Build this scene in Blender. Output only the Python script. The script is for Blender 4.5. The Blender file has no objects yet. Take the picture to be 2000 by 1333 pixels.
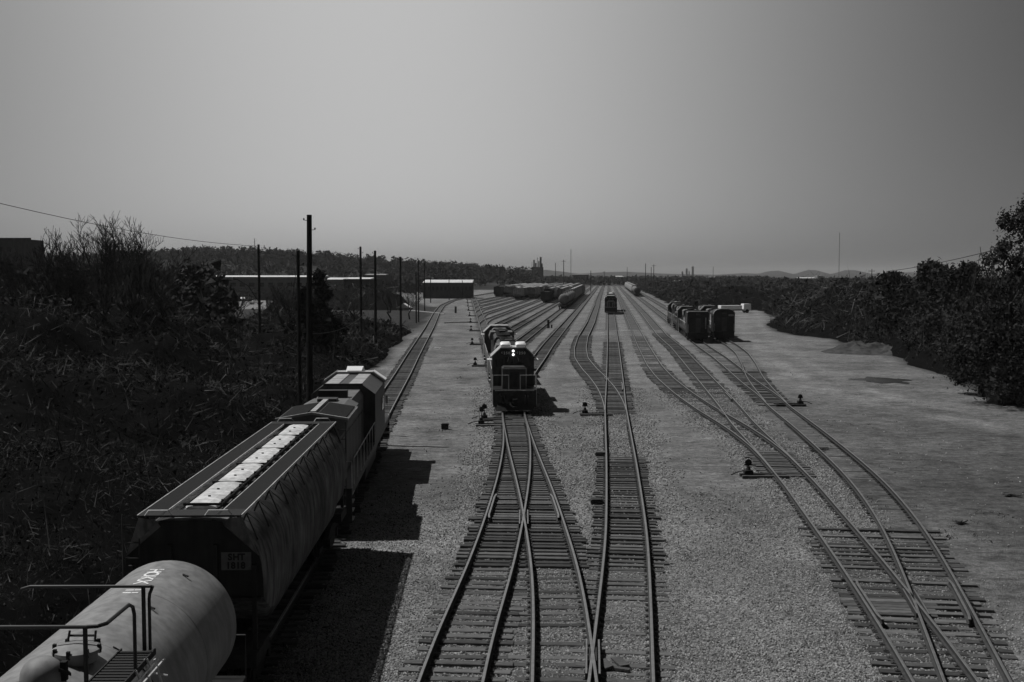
import bpy, math, random
import numpy as np
from mathutils import Vector, Matrix
random.seed(7); RNG = np.random.default_rng(7)
R = math.radians
S = bpy.context.scene
# ------------------------------------------------------------------ camera, light, exposure
CAM_H, FPX, HOR = 9.8, 2150.0, 536.0
PITCH = math.atan((666.5 - HOR) / FPX)
cd = bpy.data.cameras.new('camera'); cam = bpy.data.objects.new('camera', cd)
S.collection.objects.link(cam); S.camera = cam
cd.sensor_width = 36; cd.lens = FPX / 2000 * 36; cd.clip_start = .1; cd.clip_end = 30000
cam.location = (0, 0, CAM_H); cam.rotation_euler = (R(90) - PITCH, 0, 0)
SUN_EL, SUN_AZ = R(58), R(-77)            # azimuth from +Y (ahead) towards +X
sdir = Vector((math.sin(SUN_AZ) * math.cos(SUN_EL), math.cos(SUN_AZ) * math.cos(SUN_EL), math.sin(SUN_EL)))
sl = bpy.data.lights.new('sun', 'SUN'); sl.energy = 4.0; sl.angle = R(.5); sl.color = (1, .995, .985)
sun = bpy.data.objects.new('sun', sl); S.collection.objects.link(sun)
sun.rotation_euler = (-sdir).to_track_quat('-Z', 'Y').to_euler(); sun.location = (0, 0, 60)
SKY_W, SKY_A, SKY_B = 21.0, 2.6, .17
W = bpy.data.worlds.new('World'); S.world = W; W.use_nodes = True
wn, wl = W.node_tree.nodes, W.node_tree.links; wn.clear()
sky = wn.new('ShaderNodeTexSky'); sky.sky_type = 'NISHITA'; sky.sun_disc = False
sky.sun_elevation = SUN_EL; sky.sun_rotation = SUN_AZ; sky.air_density = 1.0; sky.dust_density = 1.2; sky.ozone_density = 1.0
sep = wn.new('ShaderNodeSeparateColor'); bg = wn.new('ShaderNodeBackground'); out = wn.new('ShaderNodeOutputWorld')
# added glow lobe: sky brighter ahead and slightly left, dimmed elsewhere for darker shadows
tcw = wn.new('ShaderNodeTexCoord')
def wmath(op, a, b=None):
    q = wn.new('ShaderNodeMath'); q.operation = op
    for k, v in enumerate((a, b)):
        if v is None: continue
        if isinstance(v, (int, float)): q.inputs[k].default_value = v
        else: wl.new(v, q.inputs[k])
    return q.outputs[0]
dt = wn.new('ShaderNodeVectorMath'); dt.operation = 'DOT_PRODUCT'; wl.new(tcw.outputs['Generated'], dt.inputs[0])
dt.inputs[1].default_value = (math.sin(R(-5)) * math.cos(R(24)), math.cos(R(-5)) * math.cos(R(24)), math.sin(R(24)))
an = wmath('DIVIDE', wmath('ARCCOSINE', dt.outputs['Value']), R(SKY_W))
sky_lobe = wmath('ADD', wmath('MULTIPLY', wmath('EXPONENT', wmath('MULTIPLY', wmath('POWER', an, 2.0), -1.0)), SKY_A), SKY_B)
wl.new(sky.outputs[0], sep.inputs[0]); wl.new(wmath('MULTIPLY', sep.outputs[0], sky_lobe), bg.inputs[0]); wl.new(bg.outputs[0], out.inputs[0])  # black and white film behind a red filter
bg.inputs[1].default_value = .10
S.view_settings.view_transform = 'Standard'; S.view_settings.look = 'None'
S.view_settings.exposure = -.15; S.view_settings.gamma = 1.0; S.view_settings.use_curve_mapping = False
S.render.engine = 'CYCLES'

# ------------------------------------------------------------------ helpers
def P(px, py, z=0.0):
    """photo pixel -> world point on the level z"""
    a, b = (px - 1000) / FPX, (666.5 - py) / FPX
    c, s = math.cos(PITCH), math.sin(PITCH)
    d = Vector((a, c + b * s, -s + b * c))
    t = (z - CAM_H) / d.z
    return Vector((d.x * t, d.y * t, z))
def XZ(px, py, Y):
    """world point at distance Y seen at that pixel"""
    a, b = (px - 1000) / FPX, (666.5 - py) / FPX
    c, s = math.cos(PITCH), math.sin(PITCH)
    t = Y / (c + b * s)
    return Vector((a * t, Y, CAM_H + (-s + b * c) * t))

def tag(o, label=None, cat=None, group=None, kind=None):
    if label: o['label'] = label
    if cat: o['category'] = cat
    if group: o['group'] = group
    if kind: o['kind'] = kind
    return o
def empty(name, label, cat, loc=(0, 0, 0), rz=0, group=None):
    o = bpy.data.objects.new(name, None); S.collection.objects.link(o)
    o.location = loc; o.rotation_euler = (0, 0, rz); o.empty_display_size = .3
    return tag(o, label, cat, group)
def children(o): return KIDS.get(o.name, [])
KIDS = {}
def link(o, parent=None):
    S.collection.objects.link(o)
    if parent is not None:
        o.parent = parent; KIDS.setdefault(parent.name, []).append(o)
    return o
def copy_tree(o, parent=None):
    c = o.copy(); link(c, parent)
    for ch in list(children(o)): copy_tree(ch, c)
    return c

class MB:
    def __init__(s): s.v = []; s.f = []; s.m = []
    def add(s, vs, fs, m=0):
        k = len(s.v); s.v += [tuple(v) for v in vs]; s.f += [tuple(k + i for i in f) for f in fs]; s.m += [m] * len(fs)
    def box(s, x0, x1, y0, y1, z0, z1, m=0, M=None):
        vs = [Vector((x, y, z)) for z in (z0, z1) for y in (y0, y1) for x in (x0, x1)]
        if M is not None: vs = [M @ v for v in vs]
        s.add(vs, [(0, 2, 3, 1), (4, 5, 7, 6), (0, 1, 5, 4), (2, 6, 7, 3), (0, 4, 6, 2), (1, 3, 7, 5)], m); return s
    def cbox(s, x0, x1, y0, y1, z0, z1, c=.03, m=0):      # chamfered long box (section in x,z)
        return s.prism([(x0 + c, z0), (x1 - c, z0), (x1, z0 + c), (x1, z1 - c), (x1 - c, z1), (x0 + c, z1), (x0, z1 - c), (x0, z0 + c)], y0, y1, m)
    def prism(s, prof, y0, y1, m=0):
        return s.loft([(y0, prof), (y1, prof)], m)
    def loft(s, secs, m=0, caps=True, closed=True):
        n = len(secs[0][1]); vs = []; fs = []
        for y, pr in secs: vs += [(x, y, z) for x, z in pr]
        for i in range(len(secs) - 1):
            for j in range(n if closed else n - 1):
                a = i * n + j; b = i * n + (j + 1) % n
                fs.append((a, b, b + n, a + n))
        if caps:
            fs.append(tuple(range(n))[::-1]); fs.append(tuple((len(secs) - 1) * n + j for j in range(n)))
        s.add(vs, fs, m); return s
    def tube(s, pts, r, n=6, m=0, caps=True):
        pts = [Vector(p) for p in pts]; rs = r if isinstance(r, (list, tuple)) else [r] * len(pts)
        vs = []; fs = []; prev = None
        for i, p in enumerate(pts):
            t = (pts[min(i + 1, len(pts) - 1)] - pts[max(i - 1, 0)]).normalized()
            if prev is None:
                a = t.orthogonal().normalized()
            else:
                a = (prev - t * prev.dot(t)).normalized()
            prev = a; b = t.cross(a)
            for k in range(n):
                w = 2 * math.pi * k / n + (math.pi / 4 if n == 4 else 0)
                vs.append(p + (a * math.cos(w) + b * math.sin(w)) * rs[i])
        for i in range(len(pts) - 1):
            for k in range(n):
                fs.append((i * n + k, i * n + (k + 1) % n, (i + 1) * n + (k + 1) % n, (i + 1) * n + k))
        if caps:
            fs.append(tuple(range(n))[::-1]); fs.append(tuple((len(pts) - 1) * n + k for k in range(n)))
        s.add(vs, fs, m); return s
    def lathe(s, prof, c, n=20, m=0, axis='z'):
        """prof = [(radius, height)]"""
        vs = []; fs = []
        for r, h in prof:
            for k in range(n):
                w = 2 * math.pi * k / n
                if axis == 'z': vs.append((c[0] + r * math.cos(w), c[1] + r * math.sin(w), c[2] + h))
                elif axis == 'x': vs.append((c[0] + h, c[1] + r * math.cos(w), c[2] + r * math.sin(w)))
                else: vs.append((c[0] + r * math.cos(w), c[1] + h, c[2] + r * math.sin(w)))
        for i in range(len(prof) - 1):
            for k in range(n):
                fs.append((i * n + k, i * n + (k + 1) % n, (i + 1) * n + (k + 1) % n, (i + 1) * n + k))
        fs.append(tuple(range(n))[::-1]); fs.append(tuple((len(prof) - 1) * n + k for k in range(n)))
        s.add(vs, fs, m); return s
    def mesh(s, name, mats, smooth=False):
        me = bpy.data.meshes.new(name); me.from_pydata(s.v, [], s.f); me.validate()
        for mt in (mats if isinstance(mats, (list, tuple)) else [mats]): me.materials.append(mt)
        if len(me.polygons) == len(s.m): me.polygons.foreach_set('material_index', s.m)
        if smooth:
            me.polygons.foreach_set('use_smooth', [True] * len(me.polygons))
            try: me.set_sharp_from_angle(angle=R(38))
            except Exception: pass
        return me
    def build(s, name, mats, parent=None, smooth=False):
        return link(bpy.data.objects.new(name, s.mesh(name, mats, smooth)), parent)

def np_mesh(name, V, F, mats, midx=None):
    """V (n,3), F (m,k) arrays"""
    me = bpy.data.meshes.new(name); V = np.asarray(V, np.float32); F = np.asarray(F, np.int32)
    me.vertices.add(len(V)); me.vertices.foreach_set('co', V.ravel())
    k = F.shape[1]
    me.loops.add(F.size); me.loops.foreach_set('vertex_index', F.ravel())
    me.polygons.add(len(F)); me.polygons.foreach_set('loop_start', np.arange(0, F.size, k, dtype=np.int32))
    for mt in (mats if isinstance(mats, (list, tuple)) else [mats]): me.materials.append(mt)
    if midx is not None: me.polygons.foreach_set('material_index', np.asarray(midx, np.int32))
    me.update(calc_edges=True); me.validate(); return me

# value noise for terrain and brush
_T = RNG.random((256, 256))
def vnoise(x, y, sc=1.0, oct=4):
    x = np.asarray(x, float) / sc; y = np.asarray(y, float) / sc; r = 0; a = 1; t = 0
    for o in range(oct):
        xi = np.floor(x).astype(int); yi = np.floor(y).astype(int); fx = x - xi; fy = y - yi
        fx = fx * fx * (3 - 2 * fx); fy = fy * fy * (3 - 2 * fy)
        g = lambda i, j: _T[(xi + i) & 255, (yi + j) & 255]
        r = r + a * ((g(0, 0) * (1 - fx) + g(1, 0) * fx) * (1 - fy) + (g(0, 1) * (1 - fx) + g(1, 1) * fx) * fy)
        t += a; a *= .5; x = x * 2 + 17.3; y = y * 2 + 9.1
    return r / t

# ------------------------------------------------------------------ materials (black and white picture: neutral greys)
def mat(name, g, rough=.8, var=.25, scale=3.0, metal=0.0, bump=0.0, bscale=None, detail=6, stretch=None, streak=0.0, emit=0, spec=None, rand=0.0):
    m = bpy.data.materials.new(name); m.use_nodes = True; n, l = m.node_tree.nodes, m.node_tree.links
    b = n['Principled BSDF']; b.inputs['Roughness'].default_value = rough; b.inputs['Metallic'].default_value = metal
    b.inputs['Specular IOR Level'].default_value = spec if spec is not None else (.0 if rough >= .9 else .12 if rough > .7 else .35)
    tc = n.new('ShaderNodeTexCoord'); mp = n.new('ShaderNodeMapping'); l.new(tc.outputs['Object'], mp.inputs[0])
    if stretch: mp.inputs['Scale'].default_value = stretch
    nz = n.new('ShaderNodeTexNoise'); nz.inputs['Scale'].default_value = scale; nz.inputs['Detail'].default_value = detail; nz.inputs['Roughness'].default_value = .65
    l.new(mp.outputs[0], nz.inputs['Vector'])
    mr = n.new('ShaderNodeMapRange'); l.new(nz.outputs[0], mr.inputs[0])
    mr.inputs[1].default_value = .3; mr.inputs[2].default_value = .7
    mr.inputs[3].default_value = g * (1 - var); mr.inputs[4].default_value = g * (1 + var)
    last = mr.outputs[0]
    if streak:
        mp2 = n.new('ShaderNodeMapping'); mp2.inputs['Scale'].default_value = (2.5, 2.5, .25); l.new(tc.outputs['Object'], mp2.inputs[0])
        n2 = n.new('ShaderNodeTexNoise'); n2.inputs['Scale'].default_value = 2.2; n2.inputs['Detail'].default_value = 5; l.new(mp2.outputs[0], n2.inputs['Vector'])
        r2 = n.new('ShaderNodeMapRange'); l.new(n2.outputs[0], r2.inputs[0]); r2.inputs[1].default_value = .4; r2.inputs[2].default_value = .65
        r2.inputs[3].default_value = 1.0; r2.inputs[4].default_value = 1 - streak
        mu = n.new('ShaderNodeMath'); mu.operation = 'MULTIPLY'; l.new(last, mu.inputs[0]); l.new(r2.outputs[0], mu.inputs[1]); last = mu.outputs[0]
    if rand:
        oi = n.new('ShaderNodeObjectInfo'); r3 = n.new('ShaderNodeMapRange'); l.new(oi.outputs['Random'], r3.inputs[0])
        r3.inputs[3].default_value = 1 - rand; r3.inputs[4].default_value = 1 + rand
        mu = n.new('ShaderNodeMath'); mu.operation = 'MULTIPLY'; l.new(last, mu.inputs[0]); l.new(r3.outputs[0], mu.inputs[1]); last = mu.outputs[0]
    l.new(last, b.inputs['Base Color'])
    if bump:
        bn = n.new('ShaderNodeBump'); bn.inputs['Strength'].default_value = bump; bn.inputs['Distance'].default_value = .03
        nb = n.new('ShaderNodeTexNoise'); nb.inputs['Scale'].default_value = bscale or scale * 4; nb.inputs['Detail'].default_value = 4
        l.new(tc.outputs['Object'], nb.inputs['Vector']); l.new(nb.outputs[0], bn.inputs['Height']); l.new(bn.outputs[0], b.inputs['Normal'])
    if emit:
        b.inputs['Emission Color'].default_value = (1, 1, 1, 1); b.inputs['Emission Strength'].default_value = emit
    return m
M = dict(
    rail_side=mat('rail_side', .045, .85, .3, 6), rail_top=mat('rail_top', .30, .42, .25, 4, metal=.75),
    tie=mat('weathered_tie', .095, .95, .5, 9, bump=.5, bscale=30, stretch=(.3, 3, 1), rand=.45),
    tie_bed=mat('tie_bed', .10, .95, .4, .6),
    dark_steel=mat('dark_steel', .022, .75, .3, 5), black_paint=mat('black_paint', .016, .5, .35, 2.5, streak=.3),
    loco_paint=mat('loco_paint', .05, .5, .3, 1.5, streak=.35), loco_roof=mat('loco_roof', .12, .7, .4, 1.4),
    cab_roof=mat('cab_roof', .36, .6, .25, 2.2, streak=.2), hatch_white=mat('hatch_white', .62, .6, .28, 2.2, streak=.35), white_paint=mat('white_paint', .78, .4, .06, 2),
    dirty_white=mat('dirty_white', .55, .6, .3, 3, streak=.3), grille=mat('grille', .02, .8, .4, 25, stretch=(1, 6, 1)),
    glass=mat('glass', .02, .12, .1, 1), hopper_paint=mat('hopper_paint', .15, .8, .6, .9, streak=.6, bump=.05),
    hopper_end=mat('hopper_end', .04, .75, .3, 1.5, streak=.3), grating=mat('grating', .035, .8, .3, 40, stretch=(1, 8, 1)),
    tank_paint=mat('tank_paint', .23, .65, .22, 1.6, streak=.28, bump=.05, bscale=9), tank_dark=mat('tank_dark', .03, .45, .3, 2),
    tank_far=mat('tank_far', .17, .7, .3, .8, streak=.3), far_grey=mat("far_grey", .20, .8, .4, .5, streak=.4),
    far_light=mat("far_light", .34, .8, .3, .5, streak=.4), far_dark=mat('far_dark', .035, .85, .3, .6, streak=.3),
    far_mid=mat('far_mid', .09, .85, .35, .5, streak=.35),
    pole=mat('pole_wood', .022, .9, .3, 6, stretch=(4, 4, .3)), bark=mat('bark', .03, .95, .4, 6),
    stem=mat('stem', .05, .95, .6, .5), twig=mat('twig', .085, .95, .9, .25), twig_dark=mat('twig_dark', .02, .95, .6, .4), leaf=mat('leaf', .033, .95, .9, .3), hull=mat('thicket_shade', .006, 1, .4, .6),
    far_leaf=mat('far_foliage', .035, .95, .5, .02), farhill=mat('far_hill', .045, 1, .5, .02, detail=8),
    wall_light=mat('wall_light', .30, .85, .25, .4, streak=.2), wall_dark=mat('wall_dark', .05, .9, .3, .5), wall_mid=mat('wall_mid', .13, .9, .3, .3, streak=.3),
    roof_white=mat('roof_white', .6, .7, .15, .3), roof_dark=mat('roof_dark', .07, .9, .3, .4),
    concrete=mat('concrete', .25, .9, .25, .5, streak=.2), concrete_dark=mat('concrete_dark', .09, .9, .25, .2), lot=mat('lot_paving', .2, .9, .25, .08),
    letter=mat('letter_white', .75, .6, .1, 4), letter_dark=mat('letter_dark', .012, .7, .1, 4), patch=mat('patch_grey', .13, .7, .25, 6),
    lamp=mat('lamp_lit', .9, .3, .0, 1, emit=2.2), stone=mat('ballast_stone', .26, .95, .3, 5, rand=.75),
    debris=mat('pale_debris', .6, .9, .2, 3),
)

# ------------------------------------------------------------------ tracks as X(Y)
ZR = .25        # rail top above the ground
class Track:
    def __init__(s, knots, sm=5.0, y0=None, y1=None):
        ks = sorted(knots); ys = np.array([k[0] for k in ks]); xs = np.array([k[1] for k in ks])
        s.y0 = ys[0] if y0 is None else y0; s.y1 = ys[-1] if y1 is None else y1
        G = np.arange(ys[0] - 40, ys[-1] + 40, .5)
        X = np.interp(G, ys, xs)
        lo = G < ys[0]; X[lo] = xs[0] + (G[lo] - ys[0]) * (xs[1] - xs[0]) / (ys[1] - ys[0])
        hi = G > ys[-1]; X[hi] = xs[-1] + (G[hi] - ys[-1]) * (xs[-1] - xs[-2]) / (ys[-1] - ys[-2])
        n = int(sm / .5) * 2 + 1; k = np.hanning(n + 2)[1:-1]; k /= k.sum()
        for _ in range(2):
            Xp = np.concatenate([X[0] + (X[1] - X[0]) * np.arange(-n, 0), X, X[-1] + (X[-1] - X[-2]) * np.arange(1, n + 1)])
            X = np.convolve(Xp, k, 'same')[n:-n]
        s.G, s.X = G, X
    def x(s, y): return float(np.interp(y, s.G, s.X))
    def slope(s, y): return (s.x(y + .6) - s.x(y - .6)) / 1.2
    def ang(s, y): return -math.atan(s.slope(y))
def pair(L, Rr, z=.2, step=2.0):
    """centre line knots from the two rails traced in the photograph"""
    l = sorted([(P(*p, z).y, P(*p, z).x) for p in L]); r = sorted([(P(*p, z).y, P(*p, z).x) for p in Rr])
    a = max(l[0][0], r[0][0]); b = min(l[-1][0], r[-1][0]); ys = np.arange(a, b, step)
    return [(float(y), float((np.interp(y, *zip(*l)) + np.interp(y, *zip(*r))) / 2)) for y in ys]
def upto(kn, y): return [k for k in kn if k[0] < y]
def frm(kn, y): return [k for k in kn if k[0] > y]
SL = .087
B1L = [(984, 809), (986, 863), (978, 921), (961, 979), (945, 1029), (916, 1104), (883, 1178), (845, 1257), (820, 1332)]
B1R = [(1024, 817), (1034, 859), (1035, 888), (1030, 954), (1024, 987), (1011, 1062), (995, 1133), (974, 1195), (957, 1261), (941, 1332)]
B2L = [(984, 812), (986, 834), (995, 884), (1009, 934), (1022, 983), (1028, 1025), (1038, 1079), (1044, 1137), (1046, 1195), (1045, 1332)]
B2R = [(1024, 812), (1026, 821), (1044, 871), (1065, 925), (1086, 983), (1107, 1046), (1127, 1112), (1144, 1195), (1152, 1261), (1160, 1332)]
DL = [(1184.6, 750), (1183, 792), (1185, 863), (1186, 900), (1187, 987), (1186, 1050), (1181, 1104), (1174, 1174), (1164, 1257), (1155, 1332)]
DR = [(1217.8, 750), (1222, 801), (1235, 871), (1241, 900), (1251, 967), (1262, 1046), (1266, 1112), (1268, 1195), (1271, 1294), (1272, 1332)]
EL = [(1161, 596), (1147, 630), (1128, 659), (1122, 680), (1124, 700), (1139, 721), (1155, 737), (1170, 763), (1181, 789), (1184, 812)]
ER = [(1171, 596), (1161, 630), (1149, 659), (1145, 680), (1147, 700), (1163, 721), (1184, 742), (1200, 757), (1213, 778), (1226, 812)]
GL = [(1215, 600), (1231, 634), (1247, 676), (1265, 715), (1284, 739), (1318, 768), (1362, 800), (1415, 831), (1452, 857), (1481, 883), (1510, 918), (1531, 941)]
GR = [(1224, 600), (1242, 634), (1266, 676), (1292, 715), (1314, 739), (1350, 768), (1400, 800), (1455, 831), (1494, 857), (1530, 883), (1563, 918), (1588, 941)]
HL = [(1284, 655), (1318, 681), (1352, 725), (1378, 757), (1407, 794), (1425, 823), (1462, 863), (1489, 891), (1531, 941)]
HR = [(1302, 655), (1336, 687), (1376, 726), (1415, 765), (1449, 800), (1483, 838), (1520, 872), (1545, 897), (1588, 941)]
SLf = [(1531, 941), (1562, 985), (1595, 1033), (1629, 1082), (1666, 1138), (1707, 1199), (1749, 1261), (1790, 1332)]
SR = [(1588, 941), (1624, 985), (1666, 1031), (1707, 1078), (1749, 1128), (1790, 1182), (1832, 1235), (1873, 1290), (1902, 1332)]
JL = [(1500, 792), (1562, 842), (1624, 900), (1670, 946), (1707, 996), (1736, 1045), (1765, 1108), (1790, 1174), (1807, 1220), (1828, 1278), (1852, 1332)]
JR = [(1537, 792), (1590, 830), (1650, 876), (1710, 926), (1765, 986), (1799, 1030), (1832, 1085), (1861, 1133), (1894, 1195), (1936, 1270), (1965, 1333)]
KL = [(1363, 676), (1394, 697), (1428, 729), (1465, 760), (1489, 778), (1500, 787)]
KR = [(1383, 676), (1415, 697), (1449, 721), (1480, 747), (1515, 770), (1537, 787)]
LL = [(1418, 673), (1437, 689), (1449, 711), (1458, 737), (1475, 763), (1500, 787)]
LR = [(1438, 673), (1462, 691), (1476, 711), (1490, 737), (1513, 763), (1537, 787)]
def line_u(u, a, b): return [(y, u + SL * y) for y in (a, b)]
stemB = lambda y: -.043 * (y - 79.0) + P(1004, 815, .2).x * 1.0
bstem = [(y, stemB(y)) for y in (85, 130, 200, 300, 395)]
sp = frm(pair(SLf, SR), 0)
TR = {}
TR['A'] = Track([(12, -6.9), (22, -7.0), (39, -7.4), (56, -8.15), (73, -9.1), (107, -10.6), (127, -11.6), (200, -15.0), (270, -18.6), (340, -21.6), (400, -21.8), (470, -19), (560, -11), (800, 14)], 8)
TR['B1'] = Track(pair(B1L, B1R) + bstem + [(480, -17)], 4, y0=20)
TR['B2'] = Track(pair(B2L, B2R) + bstem, 4, y0=20, y1=76.5)
TR['D'] = Track(pair(DL, DR) + line_u(.75, 150, 1100), 4, y0=20)
TR['E'] = Track([k for k in pair(EL, ER)] + [(y, TR['D'].x(y)) for y in (60, 66, 72, 76)] + line_u(-3.7, 400, 1100), 3, y0=77)
TR['F'] = Track([(y, stemB(y)) for y in (55, 65, 74)] + [(84, stemB(84) + .25)] + [(107, 1.5), (125, 3.0)] + line_u(-8.1, 150, 1100), 5, y0=76)
TR['G'] = Track(frm(pair(GL, GR), 50) + upto(sp, 50) + line_u(5.0, 400, 1100), 4, y0=20)
TR['H'] = Track(frm(pair(HL, HR), 56) + [(y, TR['G'].x(y)) for y in (40, 44, 48, 52)] + line_u(8.9, 260, 1100), 4, y0=53)
TR['J'] = Track(pair(JL, JR) + frm(pair(KL, KR), 84) + line_u(12.9, 190, 1100), 4, y0=20)
TR['L'] = Track(frm(pair(LL, LR), 86) + [(y, TR['J'].x(y)) for y in (70, 75, 80)] + line_u(16.9, 200, 1100), 3, y0=82)
BODY = []
for k in range(9):
    u = -12.5 - 4.35 * k; z0 = (3.5 - u) / .13
    TR['T%d' % k] = Track([(y, stemB(y)) for y in (z0 - 60, z0 - 30, z0 - 8)] + line_u(u, z0 + 10, 1000), 5, y0=z0 - 14); BODY.append('T%d' % k)

# ------------------------------------------------------------------ ground
def yard_mask(X, Y):
    """1 inside the yard, 0 in the scrub"""
    left = -12.3 - .035 * np.clip(Y - 50, 0, 400) - 4 * (vnoise(X, Y, 14) - .5)
    left = np.where(Y > 330, -25 - .16 * (Y - 330), left)
    rb = np.interp(Y, [0, 70, 90, 110, 160, 190, 215, 235, 260, 300, 312, 340, 1200], [60, 44, 40, 43, 48, 46, 51, 56, 62, 67, 54, 51, 125])
    right = rb + 5 * (vnoise(X, Y, 12) - .5)
    return np.clip((X - left) / 1.2, 0, 1) * np.clip((right - X) / 1.2, 0, 1) * np.clip((950 - Y) / 60, 0, 1)
def ground_h(X, Y):
    near = np.clip((130 - Y) / 60, 0, 1)
    return ((vnoise(X, Y, 2.2, 4) - .5) * .07 + (vnoise(X, Y, .45, 2) - .5) * .03) * near - .035 - .0 * X
xs = np.unique(np.concatenate([np.arange(-16, 34, .3), np.arange(-60, -16, 2), np.arange(34, 80, 1.5), np.linspace(-60, -400, 40), np.linspace(80, 400, 40), np.linspace(-400, -9000, 20), np.linspace(400, 9000, 20)]))
ys = np.unique(np.concatenate([np.arange(-30, 20, 5), np.arange(20, 60, .3), np.arange(60, 130, .6), np.arange(130, 420, 4), np.arange(420, 1000, 20), np.linspace(1000, 15000, 30)]))
GX, GY = np.meshgrid(xs, ys); gx, gy = GX.ravel(), GY.ravel()
V = np.stack([gx, gy, ground_h(gx, gy)], 1)
nx = len(xs); i = np.arange(len(ys) - 1)[:, None] * nx + np.arange(nx - 1)[None]
F = np.stack([i, i + 1, i + nx + 1, i + nx], -1).reshape(-1, 4)
def ballast_mask(X, Y):
    m = np.zeros_like(X)
    for k, w in (('A', 2.2), ('B1', 3.2), ('B2', 2.6), ('D', 3.0), ('E', 2.6), ('F', 2.6), ('G', 2.7), ('H', 2.5)):
        t = TR[k]; xc = np.interp(Y, t.G, t.X); d = np.abs(X - xc)
        m = np.maximum(m, np.clip((w + .9 * (vnoise(X, Y, 3) - .5) * 2 - d) / 1.1, 0, 1) * (Y > t.y0 - 2))
    near = np.clip((52 - Y) / 14, 0, 1) * np.clip((X - (TR['B1'].x(40) - 7)) / 2, 0, 1) * np.clip((15.5 - .0 * Y - X + 5 * (vnoise(X, Y, 6) - .5)) / 5, 0, 1)
    return np.maximum(m, near)
def track_mask(X, Y):
    m = np.zeros_like(X)
    for k, t in TR.items():
        xc = np.interp(Y, t.G, t.X); ok = (Y > t.y0) & (Y < t.y1)
        f = {'B1': ([20, 34, 44, 60], [.0, .25, .8, 1]), 'B2': ([20, 36, 44, 60], [.3, .35, .8, 1]), 'D': ([20, 34, 38, 57, 60, 74, 78, 100, 104, 130], [.15, .2, .7, .8, .2, .15, 1, 1, .3, .45]), 'E': ([70, 100, 108, 111, 114, 180], [1, 1, .35, .35, 1, .9]),
             'G': ([20, 27, 30, 41, 43, 52, 54, 60, 90, 112, 120, 200], [.5, .6, 1, .9, .12, .1, 1, .6, .5, .5, .2, .5]), 'H': ([50, 54, 62, 92, 100, 130, 200], [1, 1, .55, .5, .2, .3, .6]), 'J': ([20, 28, 30, 42, 45, 80, 84, 112, 118, 160], [.5, .7, 1, .8, .12, .1, .8, .6, .15, .3]), 'L': ([80, 84, 110, 116], [.7, .7, .5, .1]),
             'F': ([70, 110, 130, 135, 200], [.1, .15, .2, 1, .8])}.get(k, ([0, 1], [.75, .75]))
        m = np.maximum(m, np.where(ok, np.clip((1.55 + .5 * (vnoise(X, Y, 1.1, 2) - .5) - np.abs(X - xc)) / .45, 0, 1) * np.interp(Y, *f), 0))
    return m
gm = bpy.data.materials.new('yard_ground'); gm.use_nodes = True
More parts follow.
